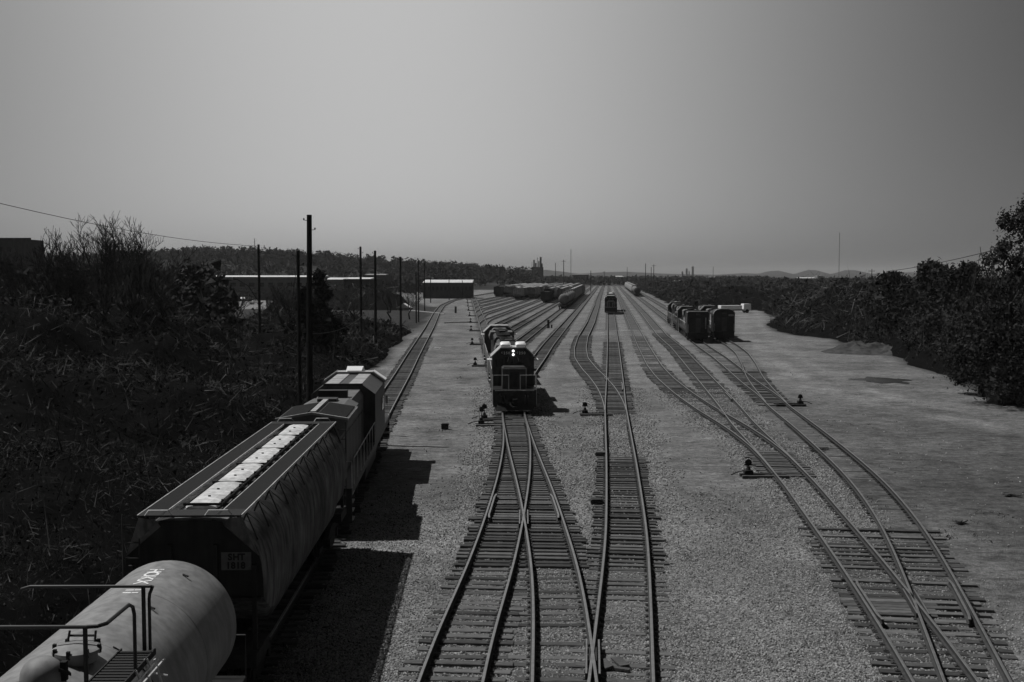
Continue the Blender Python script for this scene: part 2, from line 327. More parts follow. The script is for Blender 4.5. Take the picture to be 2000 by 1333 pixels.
def ground_material(m):
    n, l = m.node_tree.nodes, m.node_tree.links; b = n['Principled BSDF']; b.inputs['Roughness'].default_value = 1.0; b.inputs['Specular IOR Level'].default_value = .1
    geo = n.new('ShaderNodeNewGeometry'); pos = geo.outputs['Position']
    def at(nm): a = n.new('ShaderNodeAttribute'); a.attribute_name = nm; return a.outputs['Fac']
    def noise(sc, det=6, ro=.6, v=None):
        t = n.new('ShaderNodeTexNoise'); t.inputs['Scale'].default_value = sc; t.inputs['Detail'].default_value = det; t.inputs['Roughness'].default_value = ro; l.new(v or pos, t.inputs['Vector']); return t.outputs[0]
    def rng(s, a, c, lo, hi):
        t = n.new('ShaderNodeMapRange'); l.new(s, t.inputs[0]); t.inputs[1].default_value = a; t.inputs[2].default_value = c; t.inputs[3].default_value = lo; t.inputs[4].default_value = hi; return t.outputs[0]
    def mth(op, a, c):
        t = n.new('ShaderNodeMath'); t.operation = op
        for k, q in enumerate((a, c)):
            if isinstance(q, (int, float)): t.inputs[k].default_value = q
            else: l.new(q, t.inputs[k])
        return t.outputs[0]
    def mix(f, a, c):
        t = n.new('ShaderNodeMix'); t.data_type = 'FLOAT'; l.new(f, t.inputs[0])
        for k, q in ((2, a), (3, c)):
            if isinstance(q, (int, float)): t.inputs[k].default_value = q
            else: l.new(q, t.inputs[k])
        return t.outputs[0]
    vo = n.new('ShaderNodeTexVoronoi'); vo.inputs['Scale'].default_value = 18; l.new(pos, vo.inputs['Vector'])
    sc = n.new('ShaderNodeSeparateColor'); l.new(vo.outputs['Color'], sc.inputs[0])
    stones = mth('MULTIPLY', rng(sc.outputs[0], 0, 1, .10, .30), rng(noise(1.1, 5), .3, .7, .75, 1.2))
    stones = mth('MULTIPLY', stones, rng(noise(6, 5, .7), .3, .7, .6, 1.4))
    big = rng(noise(.17, 9, .7), .35, .65, .68, 1.3)
    mp = n.new('ShaderNodeMapping'); mp.inputs['Scale'].default_value = (.8, 1.7, 1); l.new(pos, mp.inputs[0])
    cross = rng(noise(1.1, 9, .78, mp.outputs[0]), .33, .67, .5, 1.5)
    dirt = mth('MULTIPLY', mth('MULTIPLY', .165, cross), mth('MULTIPLY', rng(noise(9, 6, .75), .3, .7, .6, 1.4), big))
    yard = mix(at('ballast'), dirt, mth('MULTIPLY', stones, big))
    yard = mth('MULTIPLY', yard, mix(at('track'), 1.0, rng(noise(1.6, 5), .35, .65, .38, .72)))
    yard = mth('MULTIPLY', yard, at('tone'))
    yard = mth('MULTIPLY', yard, rng(noise(2.9, 8, .8), .33, .67, .62, 1.4))
    yard = mth('MULTIPLY', yard, rng(noise(.55, 6, .7), .54, .62, 1.0, .72))
    veg = mth('MULTIPLY', .035, rng(noise(.5, 8, .7), .3, .7, .4, 1.8))
    l.new(mix(at('yard'), veg, yard), b.inputs['Base Color'])
    bp = n.new('ShaderNodeBump'); bp.inputs['Strength'].default_value = .9; bp.inputs['Distance'].default_value = .05
    hh = mth('ADD', vo.outputs['Distance'], noise(9, 4)); l.new(hh, bp.inputs['Height']); l.new(bp.outputs[0], b.inputs['Normal'])
ground_material(gm)
me = np_mesh('ground', V, F, gm)
tone = 1.0 - .5 * np.clip((gx - 9 - .05 * gy) / 9, 0, 1) * np.clip((95 - gy) / 45, 0, 1)  # darker dirt at near right, with lens vignetting put into its colour
# pale vehicle track curving over the dirt on the right
ry = np.interp(gy, [40, 60, 85, 110, 150, 210, 300], [40, 34, 27, 28, 33, 44, 63])
tone = tone * (.72 + .56 * vnoise(gx, gy * .6, 5, 5)) + .32 * np.exp(-((gx - ry) / 1.3) ** 2) * (gy > 45) * (gy < 330) * vnoise(gx + 50, gy, 6) * 1.6 + .22 * np.exp(-((gx - ry - 3.4) / .9) ** 2) * (gy > 60) * (gy < 330)
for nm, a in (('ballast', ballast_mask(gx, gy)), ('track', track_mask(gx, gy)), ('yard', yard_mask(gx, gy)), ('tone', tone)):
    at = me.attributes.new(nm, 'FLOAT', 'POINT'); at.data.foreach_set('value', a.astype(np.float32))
me.polygons.foreach_set('use_smooth', [True] * len(me.polygons))
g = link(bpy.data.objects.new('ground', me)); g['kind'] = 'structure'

# loose ballast stones, nearest part of the yard
N = 210000
yy = 1 / (1 / 23.0 + RNG.random(N) * (1 / 95.0 - 1 / 23.0)); xx = RNG.uniform(-6, 26, N)
keep = (ballast_mask(xx, yy) * (1 - .4 * track_mask(xx, yy)) > RNG.random(N) * .95) | (RNG.random(N) < .012)
xx, yy = xx[keep], yy[keep]; sz = RNG.uniform(.014, .036, len(xx)) * np.clip(yy / 40, .9, 1.5)
pm = bpy.data.meshes.new('ballast_stones'); pm.vertices.add(len(xx))
pm.vertices.foreach_set('co', np.stack([xx, yy, ground_h(xx, yy) + sz * .35], 1).astype(np.float32).ravel())
for nm, d in (('scl', np.stack([sz * RNG.uniform(.7, 1.4, len(xx)), sz, sz * RNG.uniform(.6, 1, len(xx))], 1)), ('rot', RNG.uniform(0, 6.28, (len(xx), 3)))):
    at = pm.attributes.new(nm, 'FLOAT_VECTOR', 'POINT'); at.data.foreach_set('vector', d.astype(np.float32).ravel())
so = link(bpy.data.objects.new('ballast_stones', pm)); tag(so, 'loose pale crushed stone ballast around the near tracks', 'gravel', kind='stuff')
ng = bpy.data.node_groups.new('stones', 'GeometryNodeTree')
ng.interface.new_socket('Geometry', in_out='INPUT', socket_type='NodeSocketGeometry'); ng.interface.new_socket('Geometry', in_out='OUTPUT', socket_type='NodeSocketGeometry')
gi, go = ng.nodes.new('NodeGroupInput'), ng.nodes.new('NodeGroupOutput')
ico = ng.nodes.new('GeometryNodeMeshIcoSphere'); ico.inputs['Subdivisions'].default_value = 1
iop = ng.nodes.new('GeometryNodeInstanceOnPoints'); sm = ng.nodes.new('GeometryNodeSetMaterial'); sm.inputs['Material'].default_value = M['stone']
def nattr(nm):
    q = ng.nodes.new('GeometryNodeInputNamedAttribute'); q.data_type = 'FLOAT_VECTOR'; q.inputs['Name'].default_value = nm; return q.outputs['Attribute']
ng.links.new(gi.outputs[0], iop.inputs['Points']); ng.links.new(ico.outputs[0], sm.inputs[0]); ng.links.new(sm.outputs[0], iop.inputs['Instance'])
e2r = ng.nodes.new('FunctionNodeEulerToRotation'); ng.links.new(nattr('rot'), e2r.inputs[0]); ng.links.new(e2r.outputs[0], iop.inputs['Rotation'])
ng.links.new(nattr('scl'), iop.inputs['Scale']); ng.links.new(iop.outputs[0], go.inputs[0])
md = so.modifiers.new('stones', 'NODES'); md.node_group = ng

# ------------------------------------------------------------------ rails and ties
RP = [(-.075, -.17), (.075, -.17), (.075, -.155), (.015, -.13), (.015, -.045), (.037, -.03), (.037, -.004), (.030, 0), (-.030, 0), (-.037, -.004), (-.037, -.03), (-.015, -.045), (-.015, -.13), (-.075, -.155)]
def rail_mesh(pts, dz=0):
    b = MB(); n = len(RP); vs = []; fs = []; ms = []
    for i, (x, y, a) in enumerate(pts):
        c, s = math.cos(a), math.sin(a)
        for (px, pz) in RP: vs.append((x + px * c, y + px * s, ZR + dz + pz))
    for i in range(len(pts) - 1):
        for j in range(n):
            q = (j + 1) % n; fs.append((i * n + j, i * n + q, (i + 1) * n + q, (i + 1) * n + j)); ms.append(1 if j in (6, 7, 8) else 0)
    fs += [tuple(range(n))[::-1], tuple((len(pts) - 1) * n + j for j in range(n))]; ms += [0, 0]
    b.v = vs; b.f = [f[::-1] if len(f) == 4 else f for f in fs]; b.m = ms
    return b
def ystations(a, b):
    y = a; o = []
    while y < b: o.append(y); y += max(1.2, .02 * y)
    return o + [b]
def tie_mesh(L, k):
    rr = random.Random(k); b = MB(); w = .115 + rr.random() * .02; e = [rr.uniform(-.04, .04) for _ in range(4)]
    secs = []
    for t in (-1, -.5, 0, .5, 1):
        x = t * L / 2 + (e[0] if t == -1 else e[1] if t == 1 else 0); j = rr.uniform(-.008, .008); wz = rr.uniform(-.006, .006)
        secs.append([(x, -w + j, -.14), (x, w + j, -.14), (x, w + j, -.015 + wz), (x, w - .02 + j, wz), (x, -w + .02 + j, wz), (x, -w + j, -.015 + wz)])
    vs = [p for s in secs for p in s]; fs = []
    for i in range(4):
        for j in range(6): fs.append((i * 6 + j, (i + 1) * 6 + j, (i + 1) * 6 + (j + 1) % 6, i * 6 + (j + 1) % 6))
    fs += [(0, 1, 2, 3, 4, 5), tuple(24 + j for j in range(6))[::-1]]
    b.add(vs, fs); return b.mesh('tie', M['tie'])
TIES = {}
def get_tie(L):
    key = round(L * 4) / 4; k = random.randint(0, 3)
    if (key, k) not in TIES: TIES[(key, k)] = tie_mesh(key, len(TIES) + 3)
    return TIES[(key, k)]
# (track, y from, y to, share of ties seen, lift above the ground)
LABELS = dict(
    A='curving main line track running past the poles under the long freight train', B1='left branch of the front turnout leading up under the pair of yard engines',
    B2='right branch of the front turnout, meeting the centre track at the bottom', D='straight centre track with the dark engine standing far down it',
    E='bent track swinging in from the left to join the straight centre track', F='track slanting from beside the yard engine towards the horizon',
    G='left one of the two tracks merging at the lone low stand on the right', H='right one of the two tracks merging at the lone low stand on the right',
    J='rightmost half buried track that runs up under the left parked engine', L='curved spur running under the rightmost parked engine')
troot = {}
for k, t in TR.items():
    lab = LABELS.get(k) or 'storage track, %s one branching right from the ladder behind the yard engines' % ['first', 'second', 'third', 'fourth', 'fifth', 'sixth', 'seventh', 'eighth', 'ninth'][int(k[1])]
    troot[k] = empty('railway_track', lab, 'railway track', (0, 0, 0), 0, 'railway tracks of the yard')
    Y = ystations(t.y0, min(t.y1, 950))
    dz = {'B2': .003, 'E': .003, 'F': -.003, 'H': .003, 'L': .003}.get(k, .002 if k in BODY else 0)
    for s in (-1, 1):
        pts = []
        for y in Y:
            a = t.ang(y); pts.append((t.x(y) + s * .755 * math.cos(a), y + s * .755 * math.sin(a), a))
        rail_mesh(pts, dz).build('rail', [M['rail_side'], M['rail_top']], troot[k])
def span(tracks, y, a):
    lo, hi = 1e9, -1e9
    for k in tracks:
        x = TR[k].x(y); lo = min(lo, x); hi = max(hi, x)
    return lo - 1.3, hi + 1.3
PLATES = {}
def lay(root, tracks, y0, y1, sp=.52, z=.075, jit=.02, skip=0.0, cap=300):
    y = y0; n = 0; main = TR[tracks[0]]
    while y < y1 and n < cap:
        if random.random() > skip:
            lo, hi = span(tracks, y, 0); o = bpy.data.objects.new('tie', get_tie(hi - lo + random.uniform(-.1, .1)))
            c = (lo + hi) / 2 + random.uniform(-.07, .07); cx = main.x(y)
            o.location = (c, y + (c - cx) * math.sin(main.ang(y)), z + random.uniform(-jit, jit)); o.rotation_euler = (random.uniform(-.02, .02), 0, main.ang(y) + random.uniform(-.02, .02))
            link(o, troot[root]); n += 1
            if y < 72:
                for k in tracks:
                    if y < TR[k].y0: continue
                    for sd in (-1, 1):
                        px_ = TR[k].x(y) + sd * .755; PLATES.setdefault(root, []).append((px_, y + (px_ - cx) * math.sin(main.ang(y)), max(o.location.z, .0) + .006, TR[k].ang(y)))
        y += sp * random.uniform(.93, 1.07)
lay('B1', ['B1'], 24, 36.5, z=.015, jit=.025); lay('B1', ['B1', 'B2'], 36.5, 76, sp=.5, z=.07); lay('B1', ['B1'], 76.5, 170, z=.05, cap=200)
lay('B2', ['B2'], 24, 36.3, z=-.01, jit=.025)
lay('D', ['D'], 24, 36, z=-.005, jit=.03); lay('D', ['D'], 36, 58.5, z=.045); lay('D', ['D'], 58.5, 74, z=-.05, jit=.02)
lay('D', ['D', 'E'], 77, 100, sp=.5, z=.07); lay('D', ['D'], 100, 160, z=.0, jit=.03)
lay('E', ['E'], 100.5, 112, z=.02); lay('E', ['E'], 112, 175, sp=.55, z=.065, cap=140)
lay('F', ['F'], 112, 135, z=.0); lay('F', ['F'], 135, 200, sp=.56, z=.06, cap=140)
lay('G', ['G'], 26, 34, z=.02); lay('G', ['G', 'J'], 28, 42, sp=.56, z=.02, jit=.045, skip=.1); lay('G', ['G'], 42, 52.5, z=-.06); lay('G', ['G', 'H'], 53, 60, sp=.5, z=.07, jit=.02); lay('G', ['G', 'H'], 60, 92, sp=.55, z=-.018, jit=.04, skip=.12)
lay('G', ['G'], 92, 112, z=.06); lay('G', ['G'], 112, 190, z=-.02, jit=.03, cap=120)
lay('H', ['H'], 94, 125, z=.0, jit=.035); lay('H', ['H'], 125, 190, z=.03, jit=.03, cap=110)
lay('J', ['J'], 43, 80, z=-.05, jit=.03); lay('J', ['J', 'L'], 82, 112, sp=.56, z=.015, jit=.045, skip=.08); lay('J', ['J'], 112, 150, z=-.03, jit=.03)
lay('L', ['L'], 113, 150, z=-.04, jit=.03)
lay('A', ['A'], 24, 170, z=.05, jit=.02, cap=290)
for k, a in (('T0', 150), ('T1', 180), ('T2', 200)): lay(k, [k], a, a + 55, sp=.56, z=.04, jit=.03, cap=110)
for k, t in TR.items():                      # beyond the ties that can be told apart: the dark bed they make
    if k in ('B2',): continue
    ya = max(t.y0 + 30, 195); ye = min(t.y1, 950)
    b = MB(); Y = ystations(ya, ye)
    b.add([(t.x(y) + s * 1.2, y, -.02 + .0015 * (hash(k) % 5 if False else list(TR).index(k) % 6)) for y in Y for s in (-1, 1)], [(2 * i, 2 * i + 1, 2 * i + 3, 2 * i + 2) for i in range(len(Y) - 1)])
    b.build('tie_bed', M['tie_bed'], troot[k])
for root_, pl in PLATES.items():
    b = MB()
    for x_, y_, z_, a_ in pl:
        Mx = Matrix.Translation((x_, y_, z_)) @ Matrix.Rotation(a_, 4, 'Z'); b.box(-.17, .17, -.09, .09, 0, .018, 0, Mx)
        for q in (-.11, .11): b.box(q - .014, q + .014, -.06, -.03, .018, .04, 0, Mx)
    o = b.build('tie_plate', M['rail_side'], troot[root_]); o['kind'] = 'stuff'
def guard(root, t, s, y0, y1):
    pts = []
    for j, y in enumerate(np.linspace(y0, y1, 9)):
        a = t.ang(y); off = s * (.755 - .12 - (.05 if j in (0, 8) else 0)); pts.append((t.x(y) + off * math.cos(a), y, a))
    rail_mesh(pts, -.002).build('guard_rail', [M['rail_side'], M['rail_top']], troot[root])
guard('B1', TR['B1'], -1, 42.8, 47.5); guard('B1', TR['B2'], 1, 42.8, 47.5); guard('G', TR['G'], -1, 30, 34); guard('G', TR['J'], 1, 30, 34)
guard('D', TR['D'], 1, 91, 97); guard('H', TR['H'], 1, 84, 89)
def frog(root, A, sA, B, sB, ya, yb):
    best = min(np.arange(ya, yb, .05), key=lambda y: abs(A.x(y) + sA * .755 - B.x(y) - sB * .755))
    x = A.x(best) + sA * .755; b = MB(); am = (A.ang(best) + B.ang(best)) / 2; Mx = Matrix.Translation((x, best, 0)) @ Matrix.Rotation(am, 4, 'Z') @ Matrix.Translation((-x, -best, 0))
    for s in (-1, 1):
        b.box(x + s * .16 - .03, x + s * .16 + .03, best - 1.5, best + 1.0, .09, ZR - .008, 0, Mx)
        b.box(x + s * .16 - .02, x + s * .16 + .02, best - 1.49, best + .99, ZR - .006, ZR - .003, 1, Mx)
    b.box(x - .1, x + .1, best - .5, best + .5, .09, ZR - .04, 0, Mx)
    b.build('frog', [M['rail_side'], M['rail_top']], troot[root])
frog('B1', TR['B1'], 1, TR['B2'], -1, 38, 55); frog('D', TR['D'], -1, TR['B2'], 1, 24, 32); frog('G', TR['G'], 1, TR['J'], -1, 27, 40)
frog('D', TR['D'], -1, TR['E'], 1, 92, 112); frog('G', TR['G'], 1, TR['H'], -1, 70, 100); frog('J', TR['J'], 1, TR['L'], -1, 95, 120)

exec_parts = True
# ------------------------------------------------------------------ rolling stock
def text_mesh(body, size, m, name='letter', parent=None, M4=None, bold=.0, bend=None):
    """one object per character"""
    w = {'1': .42, 'I': .3, ' ': .35}; tot = sum(w.get(ch, .66) for ch in body) * size; x = -tot / 2
    for ch in body:
        a = w.get(ch, .66) * size
        if ch != ' ':
            cu = bpy.data.curves.new('txt', 'FONT'); cu.body = ch; cu.size = size; cu.extrude = .003; cu.align_x = 'CENTER'; cu.align_y = 'CENTER'; cu.offset = bold
            o = bpy.data.objects.new('txt', cu); S.collection.objects.link(o)
            me = bpy.data.meshes.new_from_object(o.evaluated_get(bpy.context.evaluated_depsgraph_get()))
            bpy.data.objects.remove(o); bpy.data.curves.remove(cu); me.name = name
            me.materials.clear(); me.materials.append(m); me.transform(Matrix.Translation((x + a / 2, 0, 0)))
            if M4 is not None: me.transform(M4)
            if bend: 
                for v in me.vertices: v.co = bend(v.co)
            link(bpy.data.objects.new(name, me), parent)
        x += a
def put(root, k, y, flip=False):
    t = TR[k]; root.location = (t.x(y), y, ZR); root.rotation_euler = (0, 0, t.ang(y) + (math.pi if flip else 0)); return root

def wheel_mesh():
    b = MB()
    for s in (-1, 1):
        b.lathe([(.50, 0), (.52, .03), (.47, .04), (.46, .13), (.40, .135), (.36, .09), (.12, .08), (.12, .13)][::1], (s * .70 - (0 if s > 0 else .13), 0, 0), 20, 0, 'x')
    b.tube([(-.8, 0, 0), (.8, 0, 0)], .08, 8)
    return b.mesh('wheelset', M['dark_steel'], True)
WH = wheel_mesh()
def truck(root, y, n=2, wb=1.75, half=1.12, loco=False):
    b = MB(); L = wb * (n - 1) / 2
    for s in (-1, 1):
        x0, x1 = (s * half - .07, s * half + .07)
        b.add([(x, yy, z) for x in (x0, x1) for yy, z in ((-L - .35, .55), (-L - .3, .68), (-.4, .95), (.4, .95), (L + .3, .68), (L + .35, .55), (L * .6, .42), (.35, .22), (-.35, .22), (-L * .6, .42))],
              [tuple(range(10)), tuple(range(10, 20))[::-1]] + [(i, (i + 1) % 10, 10 + (i + 1) % 10, 10 + i) for i in range(10)])
        for j in range(n): b.box(x0 - .04, x1 + .04, -L + j * wb - .16, -L + j * wb + .16, .38, .66)
        if loco:
            b.box(x0, x1, -L - .6, L + .6, .72, .92)
            for j in range(n - 1): b.lathe([(.13, 0), (.13, .3)], (s * half + s * .05, -L + (j + .5) * wb, .55), 8, 0)
    b.box(-half, half, -.25, .25, .45, .75)
    o = b.build('truck', M['dark_steel'], root); o.location = (0, y, 0)
    for j in range(n):
        w = link(bpy.data.objects.new('wheelset', WH), o); w.location = (0, -L + j * wb, .5)
    return o
def coupler(root, y, s):
    b = MB(); b.box(-.09, .09, min(y, y + s * .7), max(y, y + s * .7), .72, .9); b.box(-.17, .14, min(y + s * .62, y + s * .9), max(y + s * .62, y + s * .9), .66, .98)
    b.tube([(.3, y, .85), (.32, y + s * .35, .55), (.12, y + s * .6, .42), (-.05, y + s * .85, .5)], .03, 6)
    return b.build('coupler', M['dark_steel'], root)

def handrail_mesh(xs, ys, z0, z1, r=.02, n=7):
    b = MB()
    b.tube([(xs, ys[0], z0), (xs, ys[0], z1), (xs, ys[1], z1), (xs, ys[1], z0)], r, 6)
    for t in np.linspace(ys[0], ys[1], n)[1:-1]: b.tube([(xs, t, z0), (xs, t, z1)], r * .9, 5)
    return b

def hood_unit(label, group, number=None, ac=True, lit=True, L=20.6, axles=3, paint='loco_paint', cab_top='cab_roof'):
    """road switcher, short nose towards +y"""
    r = empty('locomotive', label, 'locomotive', group=group); H = L / 2; deck = 1.55; P_ = M[paint]
    b = MB(); b.box(-1.5, 1.5, -H + .45, H - .45, deck - .28, deck); b.box(-1.42, -1.3, -H + 1.6, H - 1.6, deck - .5, deck - .28); b.box(1.3, 1.42, -H + 1.6, H - 1.6, deck - .5, deck - .28); b.box(-.45, .45, -H + .5, H - .5, deck - .75, deck - .28)
    b.build('underframe', M['black_paint'], r)
    b = MB(); b.prism([(-1.25, .45), (-.9, .28), (.9, .28), (1.25, .45), (1.35, 1.05), (-1.35, 1.05)], -2.6, 2.6); b.build('fuel_tank', M['black_paint'], r)
    tb = H - 3.3
    for s in (-1, 1): truck(r, s * tb, axles, 1.85 if axles == 3 else 2.6, 1.1, True); coupler(r, s * (H - .35), s)
    for s in (-1, 1):                                   # pilots with steps
        b = MB(); y = s * (H - .42); b.box(-1.5, 1.5, min(y, y + s * .1), max(y, y + s * .1), .35, deck)
        b.add([(-1.3, y, .12), (1.3, y, .12), (1.3, y + s * .45, .1), (-1.3, y + s * .45, .1), (-1.45, y, .6), (1.45, y, .6), (1.2, y + s * .12, .6), (-1.2, y + s * .12, .6)], [(0, 1, 2, 3), (4, 7, 6, 5), (0, 4, 5, 1), (3, 2, 6, 7), (0, 3, 7, 4), (1, 5, 6, 2)])
        b.build('pilot', M['black_paint'], r)
        for x in (-.95, -.75, .75, .95):
            b = MB(); b.tube([(x, y + s * .1, 1.2), (x * .98, y + s * .28, 1.1), (x * .95, y + s * .3, .8), (x * .9, y + s * .2, .6)], .028, 6); b.build('air_hose', M['dark_steel'], r)
        for x in (-1.1, 1.1):
            b = MB(); b.lathe([(.1, 0), (.1, .08)], (x, y + s * .12, 1.38), 12, 0, 'y'); b.build('ditch_light', M['glass'], r)
        b = MB()
        for sx in (-1, 1):
            for j in range(4): b.box(min(sx * 1.12, sx * 1.52), max(sx * 1.12, sx * 1.52), min(y - s * .75, y - s * .1), max(y - s * .75, y - s * .1), .35 + j * .33, .39 + j * .33)
            b.tube([(sx * 1.52, y - s * .75, .35), (sx * 1.52, y - s * .75, deck + 1.0)], .02, 5); b.tube([(sx * 1.52, y + s * .06, .5), (sx * 1.52, y + s * .06, deck + 1.0)], .022, 5)
        b.build('step_well', M['dirty_white'], r)
        b = MB(); b.tube([(-1.5, y, deck + 1.0), (-.4, y, deck + 1.0)], .022, 6); b.tube([(.4, y, deck + 1.0), (1.5, y, deck + 1.0)], .022, 6)
        for x in (-1.5, -.4, .4, 1.5): b.tube([(x, y, deck), (x, y, deck + 1.0)], .022, 5)
        b.tube([(-1.35, y + s * .14, deck - .05), (1.35, y + s * .14, deck - .05)], .03, 5)
        b.build('end_railing', M['far_light'], r)
    # cab
    cy1, cy0 = H - 3.0, H - 5.3; zt = 4.3
    b = MB(); b.prism([(-1.5, deck), (1.5, deck), (1.5, 3.62), (.85, 4.22), (-.85, 4.22), (-1.5, 3.62)], cy0, cy1)
    cab = b.build('cab', P_, r)
    rf = MB(); th = .06
    rf.prism([(-1.6, 3.58), (-.88, 4.25), (.88, 4.25), (1.6, 3.58), (1.62, 3.64), (.9, 4.33), (-.9, 4.33), (-1.62, 3.64)], cy0 - .12, cy1 + .16)
    roof = rf.build('cab_roof', M[cab_top], cab)
    for sx in (-1, 1):
        b = MB(); b.box(sx * .98 - .26, sx * .98 + .26, cy1, cy1 + .02, 2.9, 3.5); b.build('cab_window', M['glass'], cab)
        b = MB(); b.box(sx * .33 - .28, sx * .33 + .28, cy1, cy1 + .02, 3.2, 3.62); b.build('cab_window', M['glass'], cab)
        b = MB(); b.box(min(sx * 1.5, sx * 1.515), max(sx * 1.5, sx * 1.515), cy0 + .35, cy1 - .35, 2.65, 3.3); b.build('side_window', M['glass'], cab)
        b = MB(); b.box(sx * .55 - .36, sx * .55 + .36, cy1, cy1 + .12, 3.78, 4.05); nb = b.build('number_board', M['black_paint'], cab)
        if number: text_mesh(number, .26, M['letter'], 'numeral', cab, Matrix.Translation((sx * .55, cy1 + .126, 3.91)) @ Matrix.Rotation(math.pi, 4, 'Z') @ Matrix.Rotation(R(90), 4, 'X'), .006)
        if ac:
            b = MB(); x = sx * .55
            b.loft([(cy1 - 1.15, [(x - .3, 4.33), (x + .3, 4.33), (x + .3, 4.48), (x + .2, 4.55), (x - .2, 4.55), (x - .3, 4.48)]), (cy1 - 1.0, [(x - .38, 4.33), (x + .38, 4.33), (x + .38, 4.58), (x + .28, 4.68), (x - .28, 4.68), (x - .38, 4.58)]),
                    (cy1 - .2, [(x - .38, 4.33), (x + .38, 4.33), (x + .38, 4.56), (x + .28, 4.66), (x - .28, 4.66), (x - .38, 4.56)]), (cy1 - .05, [(x - .33, 4.33), (x + .33, 4.33), (x + .33, 4.46), (x + .25, 4.52), (x - .25, 4.52), (x - .33, 4.46)])])
            b.build('air_conditioner', M['white_paint'], cab, True)
    for j, z in enumerate((4.06, 3.8)):
        b = MB(); b.lathe([(.085, 0), (.085, .1)], (0, cy1 + .02, z), 14, 0, 'y'); b.build('headlight', M['lamp'] if lit else M['glass'], cab)
    for sx in (-1, 1):
        b = MB(); b.tube([(sx * .33, cy1 + .03, 3.62), (sx * .4, cy1 + .04, 3.3)], .012, 4); b.build('wiper', M['dirty_white'], cab)
        b = MB(); b.box(min(sx * 1.52, sx * 1.85), max(sx * 1.52, sx * 1.85), cy0 + .3, cy1 - .3, 3.36, 3.4); b.build('window_awning', M['dirty_white'], cab)
    # nose
    b = MB(); b.prism([(-.85, deck), (.85, deck), (.85, 2.95), (.72, 3.05), (-.72, 3.05), (-.85, 2.95)], cy1 + .02, H - .95)
    nose = b.build('nose', P_, r)
    b = MB(); b.box(-.86, .86, H - .97, H - .93, 2.93, 3.0); b.box(-.86, -.80, H - .97, H - .93, deck, 2.93); b.box(.80, .86, H - .97, H - .93, deck, 2.93); b.build('sunlit_edge', M['cab_roof'], nose)  # pale-coloured strips imitate sunlight along the nose corners
    b = MB(); b.box(-.35, .3, H - .95, H - .91, deck + .1, 2.75); b.build('nose_door', M['black_paint'], nose)
    # long hood
    h0 = -H + 1.1
    b = MB(); b.prism([(-.85, deck), (.85, deck), (.85, 3.78), (.7, 3.95), (-.7, 3.95), (-.85, 3.78)], h0, cy0 - .02); hood = b.build('hood', P_, r)
    for sx in (-1, 1):
        for j in range(11):
            y = h0 + .6 + j * (cy0 - h0 - 1) / 11
            b = MB(); b.box(min(sx * .85, sx * .875), max(sx * .85, sx * .875), y + .04, y + (cy0 - h0 - 1) / 11 - .05, deck + .15, 3.3); b.build('hood_door', P_, hood)
        b = MB()
        for q in range(6): b.box(min(sx * .86, sx * .93), max(sx * .86, sx * .93), h0 + .4, h0 + 3.6, 3.0 + q * .12, 3.06 + q * .12)
        b.build('radiator_grille', M['grille'], hood)
    for j in range(3):
        b = MB(); b.lathe([(.62, 0), (.62, .16), (.55, .2), (.5, .12), (.1, .12), (.1, .2)], (0, h0 + 1.1 + j * 1.45, 3.95), 20); b.build('radiator_fan', M['dark_steel'], hood, True)
    b = MB(); b.prism([(-1.15, 3.3), (1.15, 3.3), (1.2, 3.6), (1.05, 4.05), (-1.05, 4.05), (-1.2, 3.6)], cy0 - 7.4, cy0 - 4.2); db = b.build('dynamic_brake_blister', M['loco_roof'], hood)
    for j in range(2):
        b = MB(); b.lathe([(.6, 0), (.6, .14), (.5, .17), (.1, .1)], (0, cy0 - 6.6 + j * 1.5, 4.05), 18); b.build('brake_fan', M['dark_steel'], db, True)
    b = MB(); b.box(-.28, .28, cy0 - 8.9, cy0 - 8.1, 3.95, 4.25); b.box(-.2, .2, cy0 - 3.6, cy0 - 3.0, 3.95, 4.2); b.build('exhaust_stack', M['black_paint'], hood)
    b = MB(); b.prism([(-.8, 3.95), (.8, 3.95), (.6, 4.12), (-.6, 4.12)], cy0 - 2.2, cy0 - .2); b.build('blower_housing', M['loco_roof'], hood)
    b = MB(); b.box(-.5, -.2, cy0 - .9, cy0 - .5, 4.3, 4.36)
    for q in range(3): b.tube([(-.3 + q * .14, cy0 - .9, 4.42), (-.3 + q * .14, cy0 - .35, 4.42)], [.025, .06], 8)
    b.build('horn', M['dirty_white'], cab)
    for sx in (-1, 1): handrail_mesh(sx * 1.5, (-H + 1.3, cy0 - .2), deck, deck + 1.0, .02, 9).build('side_railing', M['dirty_white'], r)
    b = MB(); b.box(-.3, .3, h0 - .03, h0, 3.3, 3.6); b.build('rear_number_board', M['black_paint'], hood)
    return r

